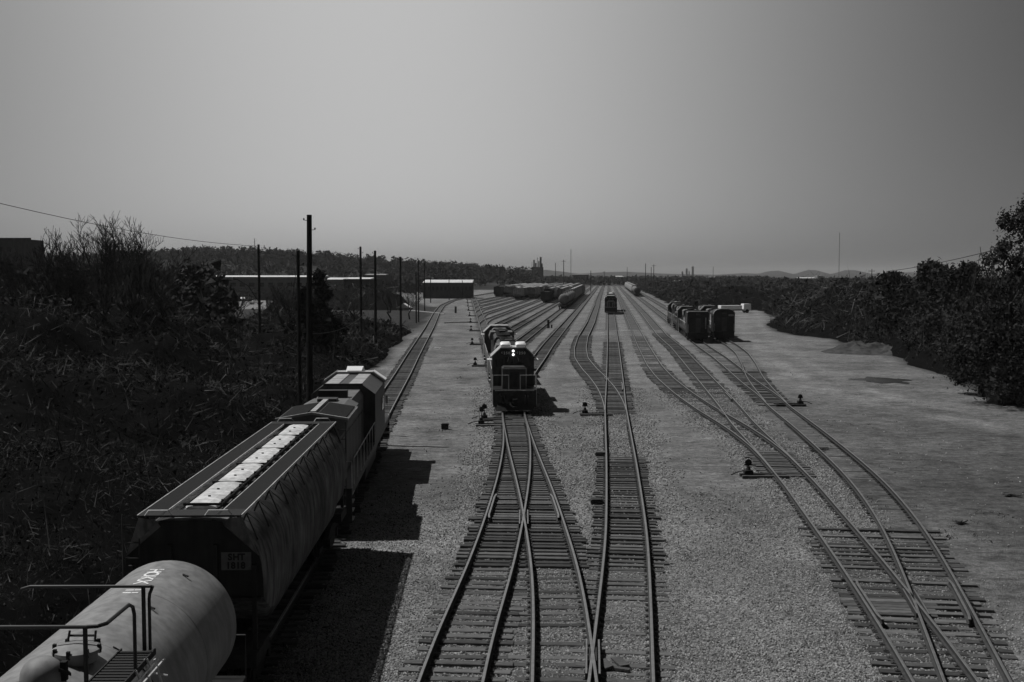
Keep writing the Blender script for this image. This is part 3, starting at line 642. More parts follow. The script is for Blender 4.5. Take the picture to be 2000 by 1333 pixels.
def road_unit(label):
    """the engine of the near train: wide radiator at its rear, nose towards +y"""
    L = 22.0; r = empty('locomotive', label, 'locomotive'); H = L / 2; deck = 1.6; P_ = M['loco_paint']
    b = MB(); b.box(-1.5, 1.5, -H + .4, H - .4, deck - .3, deck); b.build('underframe', M['black_paint'], r)
    b = MB(); b.prism([(-1.3, .45), (-.9, .25), (.9, .25), (1.3, .45), (1.4, 1.2), (-1.4, 1.2)], -3, 3); b.build('fuel_tank', M['black_paint'], r)
    for s in (-1, 1):
        truck(r, s * (H - 3.6), 3, 1.95, 1.1, True); coupler(r, s * (H - .35), s)
        b = MB(); y = s * (H - .4); b.box(-1.5, 1.5, min(y, y + s * .1), max(y, y + s * .1), .3, deck); b.build('pilot', M['black_paint'], r)
        b = MB(); b.tube([(-1.5, y, deck), (-1.5, y, deck + 1), (-.4, y, deck + 1), (-.4, y, deck)], .022, 6); b.tube([(.4, y, deck), (.4, y, deck + 1), (1.5, y, deck + 1), (1.5, y, deck)], .022, 6)
        for sx in (-1, 1):
            for j in range(4): b.box(min(sx * 1.12, sx * 1.52), max(sx * 1.12, sx * 1.52), min(y - s * .75, y - s * .1), max(y - s * .75, y - s * .1), .35 + j * .33, .39 + j * .33)
        b.build('end_railing', M['dirty_white'], r)
    h0 = -H + .7; rl = 4.1                                  # radiator section, flared and peaked
    rad = [(-.95, deck), (.95, deck), (.95, 3.35), (1.30, 3.8), (1.34, 4.12), (.0, 4.34), (-1.34, 4.12), (-1.30, 3.8), (-.95, 3.35)]
    mid = [(-.95, deck), (.95, deck), (.95, 3.35), (1.30, 3.8), (1.34, 4.05), (.85, 4.30), (-.85, 4.30), (-1.34, 4.05), (-1.30, 3.8)]
    b = MB(); b.prism(rad, h0, h0 + rl); rd = b.build('radiator_section', M['loco_roof'], r)
    for sx in (-1, 1):                                   # screens lie on the sloping top
        b = MB(); n_ = 13
        for q in range(n_):
            y = h0 + .28 + q * (rl - .55) / n_
            b.add([(sx * .22, y, 4.313), (sx * 1.24, y, 4.145), (sx * 1.24, y + .2, 4.145), (sx * .22, y + .2, 4.313), (sx * .22, y, 4.355), (sx * 1.24, y, 4.185), (sx * 1.24, y + .2, 4.185), (sx * .22, y + .2, 4.355)],
                  [(0, 1, 2, 3), (4, 7, 6, 5), (0, 4, 5, 1), (2, 6, 7, 3), (0, 3, 7, 4), (1, 5, 6, 2)])
        b.build('radiator_screen', M['grille'], rd)
    b = MB(); b.prism([(-1.36, 4.1), (0, 4.33), (1.36, 4.1), (1.36, 4.19), (0, 4.42), (-1.36, 4.19)], h0 - .06, h0 + .04); b.build('rear_rim', M['cab_roof'], rd)
    b = MB(); b.prism([(-.1, 4.34), (.1, 4.34), (.1, 4.42), (-.1, 4.42)], h0 + .3, h0 + rl + .2); b.build('ridge_cap', M['cab_roof'], rd)
    b = MB(); b.box(-.6, .6, h0 - .03, h0, 2.0, 3.4); b.build('rear_door', M['black_paint'], rd)
    y1 = h0 + rl; cyb = H - 10.4
    # main hood
    b = MB(); b.prism([(-.95, deck), (.95, deck), (.95, 3.75), (1.15, 3.8), (1.15, 4.0), (.75, 4.22), (-.75, 4.22), (-1.15, 4.0), (-1.15, 3.8), (-.95, 3.75)], y1 + .01, y1 + 2.2); hd = b.build('hood', M['loco_roof'], r)
    b = MB(); b.prism([(-.95, deck), (.95, deck), (.95, 3.85), (.8, 4.12), (-.8, 4.12), (-.95, 3.85)], y1 + 2.21, cyb); b.build('engine_hood', M['loco_roof'], r)
    for sx in (-1, 1):
        for j in range(8):
            y = h0 + .2 + j * (cyb - h0 - .3) / 8
            b = MB(); b.box(min(sx * .95, sx * .98), max(sx * .95, sx * .98), y + .04, y + (cyb - h0) / 8 - .1, deck + .1, 3.2); b.build('hood_door', P_, hd)
    b = MB(); b.box(-.45, .35, y1 + .9, y1 + 1.6, 4.22, 4.34); b.build('exhaust_stack', M['black_paint'], hd)
    b = MB(); b.box(-.7, .55, y1 + 3.2, y1 + 3.7, 4.12, 4.45); b.build('air_intake', M['black_paint'], hd)
    b = MB(); b.prism([(-.62, 4.12), (.1, 4.12), (.1, 4.2), (-.62, 4.2)], y1 + 2.5, y1 + 2.9); b.build('hatch', M['black_paint'], hd)
    # wide equipment bay and cab
    cf = H - 4.0
    b = MB(); b.prism([(-1.5, deck), (1.5, deck), (1.5, 3.9), (.9, 4.34), (-.9, 4.34), (-1.5, 3.9)], cyb + .01, cf); cab = b.build('cab', P_, r)
    ya, yb = cyb + .25, cf - 1.0; w = .62
    for x0 in (-.86, .24):
        for q in range(2):
            b = MB(); yq = ya + q * (yb - ya) / 2; b.box(x0, x0 + w, yq + .06, yq + (yb - ya) / 2 - .04, 4.34, 4.375); b.build('roof_panel', M['cab_roof'], cab)
    b = MB(); b.box(-.92, .92, cf - .98, cf - .9, 4.34, 4.42); b.build('roof_rib', M['black_paint'], cab); b = MB(); b.box(-.92, .92, cyb - .03, cyb + .05, 4.3, 4.4); b.build('roof_rib', M['black_paint'], cab)
    b = MB(); b.prism([(-1.6, 3.9), (-.92, 4.38), (.92, 4.38), (1.6, 3.9), (1.62, 3.98), (.95, 4.46), (-.95, 4.46), (-1.62, 3.98)], cf - .85, cf + .15); b.build('cab_visor_roof', M['cab_roof'], cab)
    for sx in (-1, 1):
        b = MB(); x = sx
        b.add([(x * .95, cf - .8, 4.47), (x * 1.6, cf - .8, 4.01), (x * 1.6, cf + .1, 4.01), (x * .95, cf + .1, 4.47), (x * .96, cf - .8, 4.5), (x * 1.61, cf - .8, 4.04), (x * 1.61, cf + .1, 4.04), (x * .96, cf + .1, 4.5)],
              [(0, 1, 2, 3), (4, 7, 6, 5), (0, 4, 5, 1), (2, 6, 7, 3), (0, 3, 7, 4), (1, 5, 6, 2)])
        b.build('roof_slope_panel', M['white_paint'], cab)
        b = MB(); b.box(min(sx * 1.51, sx * 1.53), max(sx * 1.51, sx * 1.53), cf - 2.3, cf - .9, 2.6, 3.25); b.build('side_window', M['glass'], cab)
        b = MB(); b.box(min(sx * 1.6, sx * 1.72), max(sx * 1.6, sx * 1.72), cf - .9, cf - .85, 2.8, 3.2); b.tube([(sx * 1.5, cf - .87, 3.1), (sx * 1.62, cf - .87, 3.1)], .015, 5); b.build('mirror', M['dirty_white'], cab)
        handrail_mesh(sx * 1.5, (-H + 1.2, cyb - .3), deck, deck + 1.0, .022, 8).build('side_railing', M['dirty_white'], r)
    b = MB(); b.loft([(cf - .75, [(-.42, 4.46), (.42, 4.46), (.36, 4.52), (-.36, 4.52)]), (cf - .3, [(-.5, 4.46), (.5, 4.46), (.42, 4.72), (-.42, 4.72)]), (cf, [(-.42, 4.46), (.42, 4.46), (.36, 4.6), (-.36, 4.6)])]); b.build('air_conditioner', M['white_paint'], cab, True)
    b = MB(); b.prism([(-.9, deck), (.9, deck), (.9, 2.9), (.6, 3.15), (-.6, 3.15), (-.9, 2.9)], cf + .01, H - 1.0); b.build('nose', P_, r)
    return r

def near_hopper(label):
    r = empty('covered_hopper', label, 'freight wagon'); H = 7.35
    prof = [(0, 4.14), (.55, 4.12), (.85, 4.06), (1.08, 3.94), (1.26, 3.76), (1.40, 3.52), (1.50, 3.2), (1.54, 2.8), (1.54, 2.3), (1.50, 1.9), (1.38, 1.5), (1.15, 1.15)]
    def sec(k, dz=0, wd=1.0):
        pts = [(x * wd, max(z, .9 + dz)) for x, z in prof]
        return pts + [(-x, z) for x, z in pts[::-1][:-1]]
    b = MB(); b.loft([(-H + .0, sec(0, 1.5)), (-H + .9, sec(0, 1.0)), (-H + 2.4, sec(0)), (H - 2.4, sec(0)), (H - .9, sec(0, 1.0)), (H, sec(0, 1.5))])
    body = b.build('hopper_body', [M['hopper_paint']], r, True)
    for s in (-1, 1):                                     # end sheets, posts, shear plate
        b = MB(); y = s * (H + .02)
        b.add([(x * .995, y, z) for x, z in sec(0, 1.5)], [tuple(range(23)) if s < 0 else tuple(range(23))[::-1]]); b.build('end_sheet', M['hopper_end'], r)
        b = MB(); b.box(-1.45, 1.45, min(s * (H - 1.0), s * (H + .45)), max(s * (H - 1.0), s * (H + .45)), .95, 1.25)
        for x in (-1.35, -.5, .5, 1.35): b.box(x - .05, x + .05, min(y, y + s * .09), max(y, y + s * .09), 1.25, 3.6 - (.45 if abs(x) > 1 else 0))
        b.box(-1.5, 1.5, min(y, y + s * .12), max(y, y + s * .12), 2.35, 2.42); b.build('end_frame', M['hopper_end'], r)
        b = MB()
        for x in (-1.48, -1.12): b.tube([(x * -s, s * (H + .18), 1.2), (x * -s, s * (H + .18), 4.3)], .02, 5)
        for q in range(9): b.tube([(-s * -1.48, s * (H + .18), 1.3 + q * .34), (-s * -1.12, s * (H + .18), 1.3 + q * .34)], .014, 5)
        b.build('end_ladder', M['hopper_end'], r)
        b = MB(); b.box(-1.12, 1.12, min(s * (H - .3), s * (H + .32)), max(s * (H - .3), s * (H + .32)), 4.27, 4.31); b.build('end_walkway', M['grating'], r)
        b = MB()
        for x0 in (-.95, .35): b.tube([(x0, s * (H + .3), 4.3), (x0 + .08, s * (H + .3), 4.42), (x0 + .5, s * (H + .3), 4.42), (x0 + .6, s * (H + .3), 4.3)], .018, 5)
        b.build('grab_iron', M['dirty_white'], r)
        for x in (-1, 1):
            b = MB(); b.add([(x * .7, y, 4.0), (x * 1.45, y, 3.35), (x * 1.08, y, 4.25), (x * .7, y + s * .3, 4.2), (x * 1.45, y + s * .05, 3.35), (x * 1.08, y + s * .3, 4.27)], [(0, 1, 2), (3, 5, 4), (0, 3, 4, 1), (1, 4, 5, 2), (0, 2, 5, 3)])
            b.build('corner_bracket', M['hopper_paint'], r)
        truck(r, s * (H - 1.25), 2, 1.75, 1.12); coupler(r, s * (H + .3), s)
        b = MB(); b.box(-.3, .3, min(s * (H - 2.6), s * (H + .4)), max(s * (H - 2.6), s * (H + .4)), .62, .95); b.build('draft_sill', M['dark_steel'], r)
    for s in (-1, 1):                                     # running boards
        b = MB(); x0, x1 = (.60, 1.14) if s > 0 else (-1.14, -.60)
        n_ = 34
        b.box(x0, x0 + .02, -H - .25, H + .25, 4.25, 4.31, 1); b.box(x1 - .02, x1, -H - .25, H + .25, 4.25, 4.31, 1)
        k = int(2 * H / .09)
        for q in range(k): yy = -H - .2 + q * (2 * H + .4) / k; b.box(x0 + .02, x1 - .02, yy, yy + .06, 4.27, 4.30, 0)
        b.build('running_board', [M['grating'], M['dirty_white']], r)
        b = MB()
        for q in range(12):
            yy = -H + .3 + q * (2 * H - .6) / 11
            b.tube([(s * 1.13, yy, 4.25), (s * 1.02, yy, 3.99)], .02, 4); b.tube([(s * 1.1, yy, 4.25), (s * 1.36, yy, 3.62)], .016, 4)
            if q < 11: b.tube([(s * 1.12, yy, 4.24), (s * 1.34, yy + 1.0, 3.68)], .012, 4)
        b.build('board_bracket', M['black_paint'], r)
        b = MB()
        for q in range(3):
            yy = -4.6 + q * 4.6; b.loft([(yy - 1.7, [(s * .0 + a, 1.3) for a in (-1.1, 1.1)] + [(1.1, 1.2), (-1.1, 1.2)]), (yy, [(-.5, .55), (.5, .55), (.5, .45), (-.5, .45)]), (yy + 1.7, [(-1.1, 1.3), (1.1, 1.3), (1.1, 1.2), (-1.1, 1.2)])])
        if s > 0: b.build('discharge_bay', M['hopper_end'], r)
    # trough hatch, in five covers
    b = MB(); b.box(-.58, .58, -H + .5, H - .45, 4.10, 4.14); b.build('roof_sheet', M['dirty_white'], r)
    n_ = 5; y0, y1 = -H + .75, H - .6; w = (y1 - y0) / n_
    b = MB(); b.box(-.42, .42, y0 - .08, y1 + .08, 4.06, 4.2); b.build('hatch_coaming', M['hopper_paint'], r)
    for q in range(n_):
        a, c = y0 + q * w + .02, y0 + (q + 1) * w - .02
        pr = [(-.37, 4.21), (.33, 4.21), (.37, 4.25), (.33, 4.31), (.16, 4.345), (-.2, 4.345), (-.33, 4.31), (-.39, 4.25)]
        pe = [(x * .9, 4.21 + (z - 4.21) * .55) for x, z in pr]
        b = MB(); b.loft([(a - .015, pe if q == 0 else pr), (a + .12, pr), (c - .12, pr), (c + .015, pe if q == n_ - 1 else pr)]); hc = b.build('hatch_cover', M['hatch_white'], r, False)
        b = MB(); b.box(-.41, .46, a - .022, a + .012, 4.3, 4.357); b.build('hatch_strap', M['dark_steel'], hc)
        b = MB()
        for t in (.3, .62): b.lathe([(.035, 0), (.035, .025)], (-.02, a + t * w, 4.345), 8)
        b.build('hatch_bolt', M['dark_steel'], hc)
        for t in (.15, .5, .85):
            b = MB(); yy = a + t * (c - a); b.box(.4, .56, yy - .09, yy + .09, 4.2, 4.29); b.box(.36, .44, yy - .05, yy + .05, 4.28, 4.36); b.build('hatch_latch', M['dark_steel'], hc)
    b = MB(); b.tube([(.45, y0, 4.33), (.45, y1, 4.33)], .022, 6); b.build('latch_bar', M['dark_steel'], r)
    b = MB(); b.tube([(-.5, y0, 4.2), (-.5, y1, 4.2)], .02, 5); b.build('hinge_bar', M['dark_steel'], r)
    # stencils on the near end and faint spray paint on the side
    b = MB(); b.box(.62, 1.28, -H - .045, -H - .03, 3.02, 3.42); b.build('stencil_panel', M['patch'], r)
    text_mesh('SHT', .2, M['letter_dark'], 'letter', r, Matrix.Translation((.95, -H - .05, 3.31)) @ Matrix.Rotation(R(90), 4, 'X'), .008)
    text_mesh('1818', .2, M['letter_dark'], 'letter', r, Matrix.Translation((.95, -H - .05, 3.12)) @ Matrix.Rotation(R(90), 4, 'X'), .008)
    return r

def tank_body(b, H, rad, zc, n=40, m=0, sink=.55):
    prof = []
    for k in range(9):
        w = math.pi / 2 * k / 8; prof.append((max(rad * math.sin(w), .01), -H - sink * math.cos(w) + sink))
    prof = prof + [(r_, -h) for r_, h in prof[::-1]]
    b.lathe(prof, (0, 0, zc), n, m, 'y')
def near_tank(label):
    r = empty('tank_car', label, 'freight wagon'); H, rad, zc = 8.35, 1.36, 2.36
    b = MB(); tank_body(b, H, rad, zc, 64); tk = b.build('tank', M['tank_paint'], r, True)
    for y in (-6.2, -2.9, 2.9, 5.6):
        b = MB(); b.lathe([(rad + .002, -.03), (rad + .006, -.02), (rad + .006, .02), (rad + .002, .03)], (0, y, zc), 64, 0, 'y')
        b.build('weld_seam', M['tank_paint'], tk, True)
    for s in (-1, 1):
        b = MB(); b.box(-1.35, 1.35, min(s * 6.2, s * (H + .3)), max(s * 6.2, s * (H + .3)), .78, 1.0); b.box(-1.3, 1.3, s * 6.2 - .25, s * 6.2 + .25, .95, 1.3)
        b.tube([(-1.35, s * (H + .25), 1.0), (-1.35, s * (H + .25), 1.9), (1.35, s * (H + .25), 1.9), (1.35, s * (H + .25), 1.0)], .02, 6)
        b.build('end_platform', M['black_paint'], r)
        truck(r, s * 6.2, 2, 1.75, 1.12); coupler(r, s * (H + .2), s)
    # lettering along the crown, reading from the far end
    def wrap(c):
        ang = c.y / rad - R(1.5); q = rad + .004 + c.z; return Vector((math.sin(ang) * q, 6.3 - c.x, zc + math.cos(ang) * q))
    text_mesh('HOKX 111', .40, M['letter'], 'letter', tk, None, .006, wrap)
    for a_, y_ in ((R(24), 7.0), (R(24), 4.9)):
        b = MB(); p_ = Vector((math.sin(a_) * (rad + .02), y_, zc + math.cos(a_) * (rad + .02))); b.tube([p_ + Vector((-.05, .03, .02)), p_ + Vector((.07, -.04, 0))], .02, 5); b.build('lug', M['dark_steel'], tk)
    # fittings: local y of the photographed spots
    top = zc + rad
    b = MB(); b.lathe([(.30, 0), (.30, .14), (.36, .14), (.36, .19), (.30, .22), (.05, .25)], (.3, 2.15, top - .06), 28); mw = b.build('manway', M['tank_paint'], r, True)
    b = MB()
    for k in range(8):
        w = k * math.pi / 4; b.box(.3 + .34 * math.cos(w) - .025, .3 + .34 * math.cos(w) + .025, 2.15 + .34 * math.sin(w) - .025, 2.15 + .34 * math.sin(w) + .025, top + .06, top + .19)
    b.tube([(.08, 2.35, top + .15), (.1, 2.4, top + .32)], .02, 6); b.tube([(.5, 2.35, top + .15), (.5, 2.4, top + .32)], .02, 6); b.tube([(.1, 2.4, top + .24), (.5, 2.4, top + .24)], .02, 6)
    b.build('manway_bolt', M['dark_steel'], mw)
    b = MB(); b.lathe([(.30, -.02), (.30, .12), (.285, .22), (.24, .31), (.16, .38), (.06, .41), (.01, .415)], (.2, 1.1, top - .05), 28); dm = b.build('valve_housing', M['tank_paint'], r, True)
    b = MB(); b.lathe([(.1, 0), (.12, .06), (.12, .14), (.08, .2), (.03, .22)], (.1, .55, top - .02), 16); b.box(.12, .4, .52, .58, top + .05, top + .11); b.build('relief_valve', M['tank_dark'], r, True)
    b = MB(); b.box(.48, .56, 1.05, 1.15, top + .02, top + .3); b.add([(.5, 1.3, top + .05), (.62, 1.1, top + .08), (.5, .95, top + .2), (.5, 1.3, top + .1), (.62, 1.1, top + .13), (.5, .95, top + .25)], [(0, 1, 2), (3, 5, 4), (0, 3, 4, 1), (1, 4, 5, 2), (0, 2, 5, 3)]); b.build('lid_handle', M['dark_steel'], dm)
    # platform round the fittings
    pz = top + .04
    b = MB()
    for q in range(28): yy = -.9 + q * .115; b.box(.92, 1.42, yy, yy + .07, pz - .03, pz)
    b.box(.9, .92, -.95, 2.35, pz - .08, pz + .015); b.box(1.42, 1.44, -.95, 2.35, pz - .08, pz + .015)
    b.build('platform_grating', M['grating'], r); b = MB(); b.box(-1.44, -1.42, -.95, 2.35, pz - .08, pz + .015)
    for q in range(14): b.box(-1.42, -.92, -.9 + q * .23, -.9 + q * .23 + .1, pz - .03, pz)
    b.build('platform_grating', M['grating'], r)
    b = MB(); rz = pz + 1.0
    b.tube([(-.62, 2.3, rz - .12), (-.58, 2.3, rz - .04), (-.45, 2.3, rz), (1.32, 2.3, rz), (1.40, 2.3, rz)], .026, 8)
    b.tube([(1.28, 2.3, rz), (1.28, 2.3, pz)], .035, 6)
    b.tube([(1.42, 2.32, rz), (1.37, 2.32, rz - .12), (1.36, 2.32, rz - .2), (1.36, 2.32, pz)], .026, 8)
    b.tube([(-1.42, .35, rz), (1.15, .35, rz), (1.28, .38, rz), (1.36, .5, rz), (1.38, 1.35, rz), (1.40, 1.45, rz - .06), (1.41, 1.48, rz - .18), (1.41, 1.48, pz)], .028, 8)
    b.tube([(1.12, .35, rz), (1.12, .35, pz)], .034, 6); b.tube([(-1.3, .35, rz), (-1.3, .35, pz)], .034, 6)
    b.build('platform_railing', M['black_paint'], r)
    b = MB()
    for x in (1.5, 1.66): b.tube([(x - .1, 1.9, pz), (x + .05, 1.9, 3.2), (x + .08, 1.9, 1.1)], .02, 6)
    for dx in (1.50, 1.60): b.tube([(dx, -.6, pz - .12), (dx, 2.25, pz - .12)], .02, 6)
    for q in range(9): b.tube([(1.45, 1.9, pz - .2 - q * .28), (1.75, 1.9, pz - .25 - q * .28)], .015, 5)
    for q in range(6): yy = -.6 + q * .5; b.tube([(1.44, yy, pz), (1.50, yy, pz - .12), (1.40, yy, pz - .5), (1.30, yy, pz - .75)], .022, 5)
    b.build('ladder', M['dirty_white'], r)
    b = MB(); b.tube([(math.sin(a) * (rad + .02), 2.9, zc + math.cos(a) * (rad + .02)) for a in np.linspace(R(25), R(105), 10)], .012, 5); b.build('band', M['dark_steel'], tk)
    return r

# simpler cars for the far strings
def far_base(r, H, sp=None):
    b = MB(); b.box(-1.4, 1.4, -H, H, .9, 1.1); b.box(-.25, .25, -H - .6, H + .6, .7, .95); b.build('underframe', M['dark_steel'], r)
    for s in (-1, 1):
        b = MB(); y = s * (H - 1.8); b.box(-1.2, -1.0, y - 1.2, y + 1.2, .35, .75); b.box(1.0, 1.2, y - 1.2, y + 1.2, .35, .75); b.box(-1, 1, y - .2, y + .2, .4, .9)
        for q in (-.88, .88): b.lathe([(.46, -.8), (.46, .8)], (0, y + q, .46), 12, 0, 'x')
        b.build('truck', M['dark_steel'], r)
def far_tank(label, group, m='tank_far'):
    r = empty('tank_car', label, 'freight wagon', group=group); H = 7.9; far_base(r, H + .4)
    b = MB(); tank_body(b, H, 1.45, 2.55, 24); b.build('tank', M[m], r, True)
    b = MB(); b.lathe([(.35, 0), (.35, .45), (.3, .5)], (0, 0, 3.95), 14); b.build('valve_housing', M[m], r)
    b = MB(); b.tube([(-.9, -1, 4.0), (-.9, -1, 4.9), (-.9, 1, 4.9), (-.9, 1, 4.0)], .03, 4); b.tube([(.9, -1, 4.0), (.9, -1, 4.9), (.9, 1, 4.9), (.9, 1, 4.0)], .03, 4); b.build('platform_railing', M['dark_steel'], r)
    return r
def far_hopper(label, group, m='far_light'):
    r = empty('covered_hopper', label, 'freight wagon', group=group); H = 7.6; far_base(r, H + .4)
    pr = [(-1.5, 1.4), (-1.0, 1.0), (1.0, 1.0), (1.5, 1.4), (1.58, 2.4), (1.5, 3.5), (1.15, 4.15), (.5, 4.35), (-.5, 4.35), (-1.15, 4.15), (-1.5, 3.5), (-1.58, 2.4)]
    up = [(x, max(z, 2.1)) for x, z in pr]
    b = MB(); b.loft([(-H, up), (-H + 1.6, pr), (H - 1.6, pr), (H, up)]); b.build('hopper_body', M[m], r)
    b = MB(); b.box(-.35, .35, -H + .6, H - .6, 4.35, 4.5); b.build('roof_hatch', M['dirty_white'], r)
    b = MB(); b.box(-1.1, -.6, -H, H, 4.45, 4.49); b.box(.6, 1.1, -H, H, 4.45, 4.49); b.build('running_board', M['grating'], r)
    return r
def far_box(label, group, m='far_mid', h=4.5):
    r = empty('boxcar', label, 'freight wagon', group=group); H = 7.6; far_base(r, H + .2)
    b = MB(); b.box(-1.5, 1.5, -H, H, 1.1, h - .3); bd = b.build('car_body', M[m], r)
    b = MB(); b.prism([(-1.55, h - .3), (1.55, h - .3), (0, h)], -H - .05, H + .05); b.build('roof', M['far_light'] if m != 'far_dark' else M['far_dark'], r)
    for s in (-1, 1):
        b = MB(); b.box(min(s * 1.5, s * 1.56), max(s * 1.5, s * 1.56), -1.5, 1.5, 1.2, h - .5); b.build('sliding_door', M[m], r)
        b = MB()
        for q in range(14):
            if abs(q - 6.5) > 1.6: b.box(min(s * 1.5, s * 1.54), max(s * 1.5, s * 1.54), -H + .3 + q * 1.1, -H + .4 + q * 1.1, 1.2, h - .4)
        b.build('side_rib', M[m], r)
    return r
def far_gondola(label, group, m='far_dark'):
    r = empty('gondola_car', label, 'freight wagon', group=group); H = 7.6; far_base(r, H + .2)
    b = MB(); z1 = 3.6
    b.box(-1.55, -1.45, -H, H, 1.1, z1); b.box(1.45, 1.55, -H, H, 1.1, z1); b.box(-1.45, 1.45, -H, -H + .1, 1.1, z1); b.box(-1.45, 1.45, H - .1, H, 1.1, z1); b.box(-1.45, 1.45, -H + .1, H - .1, 1.1, 1.25)
    b.build('tub', M[m], r)
    b = MB()
    for s in (-1, 1):
        for q in range(12): b.box(min(s * 1.55, s * 1.64), max(s * 1.55, s * 1.64), -H + .4 + q * 1.3, -H + .52 + q * 1.3, 1.1, z1)
    b.build('side_rib', M[m], r)
    b = MB(); pr = [(-1.44, 1.3), (1.44, 1.3), (1.44, 3.2), (.7, 3.55), (-.6, 3.65), (-1.44, 3.25)]; b.prism(pr, -H + .2, H - .2); b.build('load', M['far_dark'], r)
    return r

# near train
put(near_tank('pale grey tank car with black railings at the bottom left, its crown lettered in white'), 'A', 14.35)
put(near_hopper('grey covered hopper with a long white hatch strip, between the tank car and the engine'), 'A', 31.35)
put(road_unit('dark road engine leading the left train, seen from its wide radiator end'), 'A', 51.1)
# yard engines
put(hood_unit('dark yard engine with two lit headlights and white roof boxes facing the bridge', 'yard engines coupled back to back', '6250'), 'B1', 86.0, True)
put(hood_unit('second dark engine, coupled behind the one with lit headlights', 'yard engines coupled back to back', None, False, False), 'B1', 107.2)
# centre track engine far down
put(hood_unit('small dark engine with a white visor standing far down the straight centre track', None, None, False, False, cab_top='white_paint'), 'D', 278.0, True)
put(far_hopper('pale hopper coupled behind the dark engine on the centre track', None), 'D', 298.0)
# parked engines on the right
def rear_unit(label, round_roof=True, number=None):
    """blunt ended engine seen from its hood end; cab at -y"""
    r = hood_unit(label, 'engines parked on the two right hand tracks', number, False, False, 18.2, 2, 'black_paint', 'loco_roof')
    return r
def cowl_unit(label, arch):
    """full width body engine"""
    r = empty('locomotive', label, 'locomotive', group='engines parked on the two right hand tracks'); H = 9.2
    for s in (-1, 1): truck(r, s * (H - 3), 2, 2.6, 1.12, True); coupler(r, s * (H - .1), s)
    top = [(1.52, 3.75), (1.38, 4.1), (1.05, 4.35), (.5, 4.47), (-.5, 4.47), (-1.05, 4.35), (-1.38, 4.1), (-1.52, 3.75)] if arch else [(1.5, 4.05), (1.35, 4.2), (-1.35, 4.2), (-1.5, 4.05)]
    b = MB(); b.prism([(-1.5, 1.1), (1.5, 1.1)] + top, H - 4.2, H); body = b.build('cab_body', M['black_paint'], r)
    b = MB(); b.box(-1.5, 1.5, -H, H - 4.21, 1.25, 1.5); b.build('underframe', M['black_paint'], r)
    b = MB(); b.prism([(-.88, 1.5), (.88, 1.5), (.88, 3.6), (.7, 3.85), (-.7, 3.85), (-.88, 3.6)], -H + .9, H - 4.21); b.build('hood', M['loco_paint'], r)
    b = MB(); b.prism([(-1.15, 3.2), (1.15, 3.2), (1.15, 3.9), (.9, 4.05), (-.9, 4.05), (-1.15, 3.9)], -H + 1.2, -H + 4.6); b.build('radiator_section', M['loco_roof'], r)
    for sx in (-1, 1): handrail_mesh(sx * 1.48, (-H + .3, H - 4.4), 1.5, 2.5, .03, 8).build('side_railing', M['dirty_white'], r)
    b = MB(); b.box(-1.3, 1.3, -2.5, 2.5, .35, 1.09); b.build('fuel_tank', M['dark_steel'], r)
    b = MB(); b.prism([(x * 1.02, z + .02) for x, z in top] + [(x * 1.02, z + .09) for x, z in top[::-1]], H - .35, H + .12); b.build('roof_edge', M['cab_roof'], body)
    b = MB(); b.box(-.35, .35, H, H + .04, 1.3, 3.3); b.build('end_door', M['far_mid'], body)
    for x in (-.95, .95):
        b = MB(); b.box(x - .27, x + .27, H, H + .03, 2.7, 3.4); b.build('end_window', M['glass'], body)
    b = MB(); b.box(-1.35, -.6, H + .03, H + .05, 3.5, 3.75) if arch else b.box(-1.15, -1.0, H + .03, H + .05, 1.8, 3.4); b.build('end_panel', M['far_light'], body)
    b = MB(); b.box(-1.45, 1.45, H + .02, H + .12, .35, 1.3); b.tube([(-1.3, H + .3, 1.3), (-1.3, H + .3, 2.2), (1.3, H + .3, 2.2), (1.3, H + .3, 1.3)], .03, 5); b.box(-1.45, 1.45, H + .1, H + .4, 1.22, 1.28); b.build('pilot', M['dark_steel'], body)
    b = MB(); b.box(-.3, .3, H + .02, H + .14, 3.75, 4.0); b.build('headlight_box', M['far_mid'], body)
    for j in range(4):
        b = MB(); b.lathe([(.55, 0), (.55, .18), (.1, .2)], (0, -7.6 + j * 2.6, 4.05 if j < 2 else 3.86), 14); b.build('roof_fan', M['dark_steel'], body)
    for s in (-1, 1):
        for q in range(5):
            b = MB(); b.box(min(s * .88, s * .92), max(s * .88, s * .92), -H + 1.2 + q * 2.5, -H + 3.4 + q * 2.5, 1.7, 3.3); b.build('hood_door', M['far_light'] if q % 2 == 0 else M['far_dark'], body)
        b = MB(); b.box(min(s * 1.5, s * 1.53), max(s * 1.5, s * 1.53), H - 3.4, H - 1.2, 2.6, 3.4); b.build('side_window', M['glass'], body)
    for x in (-1.4, 1.4):
        b = MB(); b.tube([(x, H + .08, .5), (x, H + .08, 2.4)], .03, 5); b.build('grab_iron', M['dirty_white'], body)
    return r
yl = P(1361, 671).y + 9.2; yr_ = P(1408, 668).y + 9.2
put(cowl_unit('left of the two parked engines facing the bridge, flat roofed and black', False), 'J', yl, True)
put(cowl_unit('right of the two parked engines facing the bridge, with arched roof and pale panel', True), 'L', yr_, True)
put(rear_unit('dark engine parked next behind the flat roofed one on the right'), 'J', yl + 19.2, True)
put(rear_unit('last dark engine of the left parked row, nearest the horizon'), 'J', yl + 38.2)
put(rear_unit('dark engine parked behind the arched roof one on the right'), 'L', yr_ + 19.2, True)

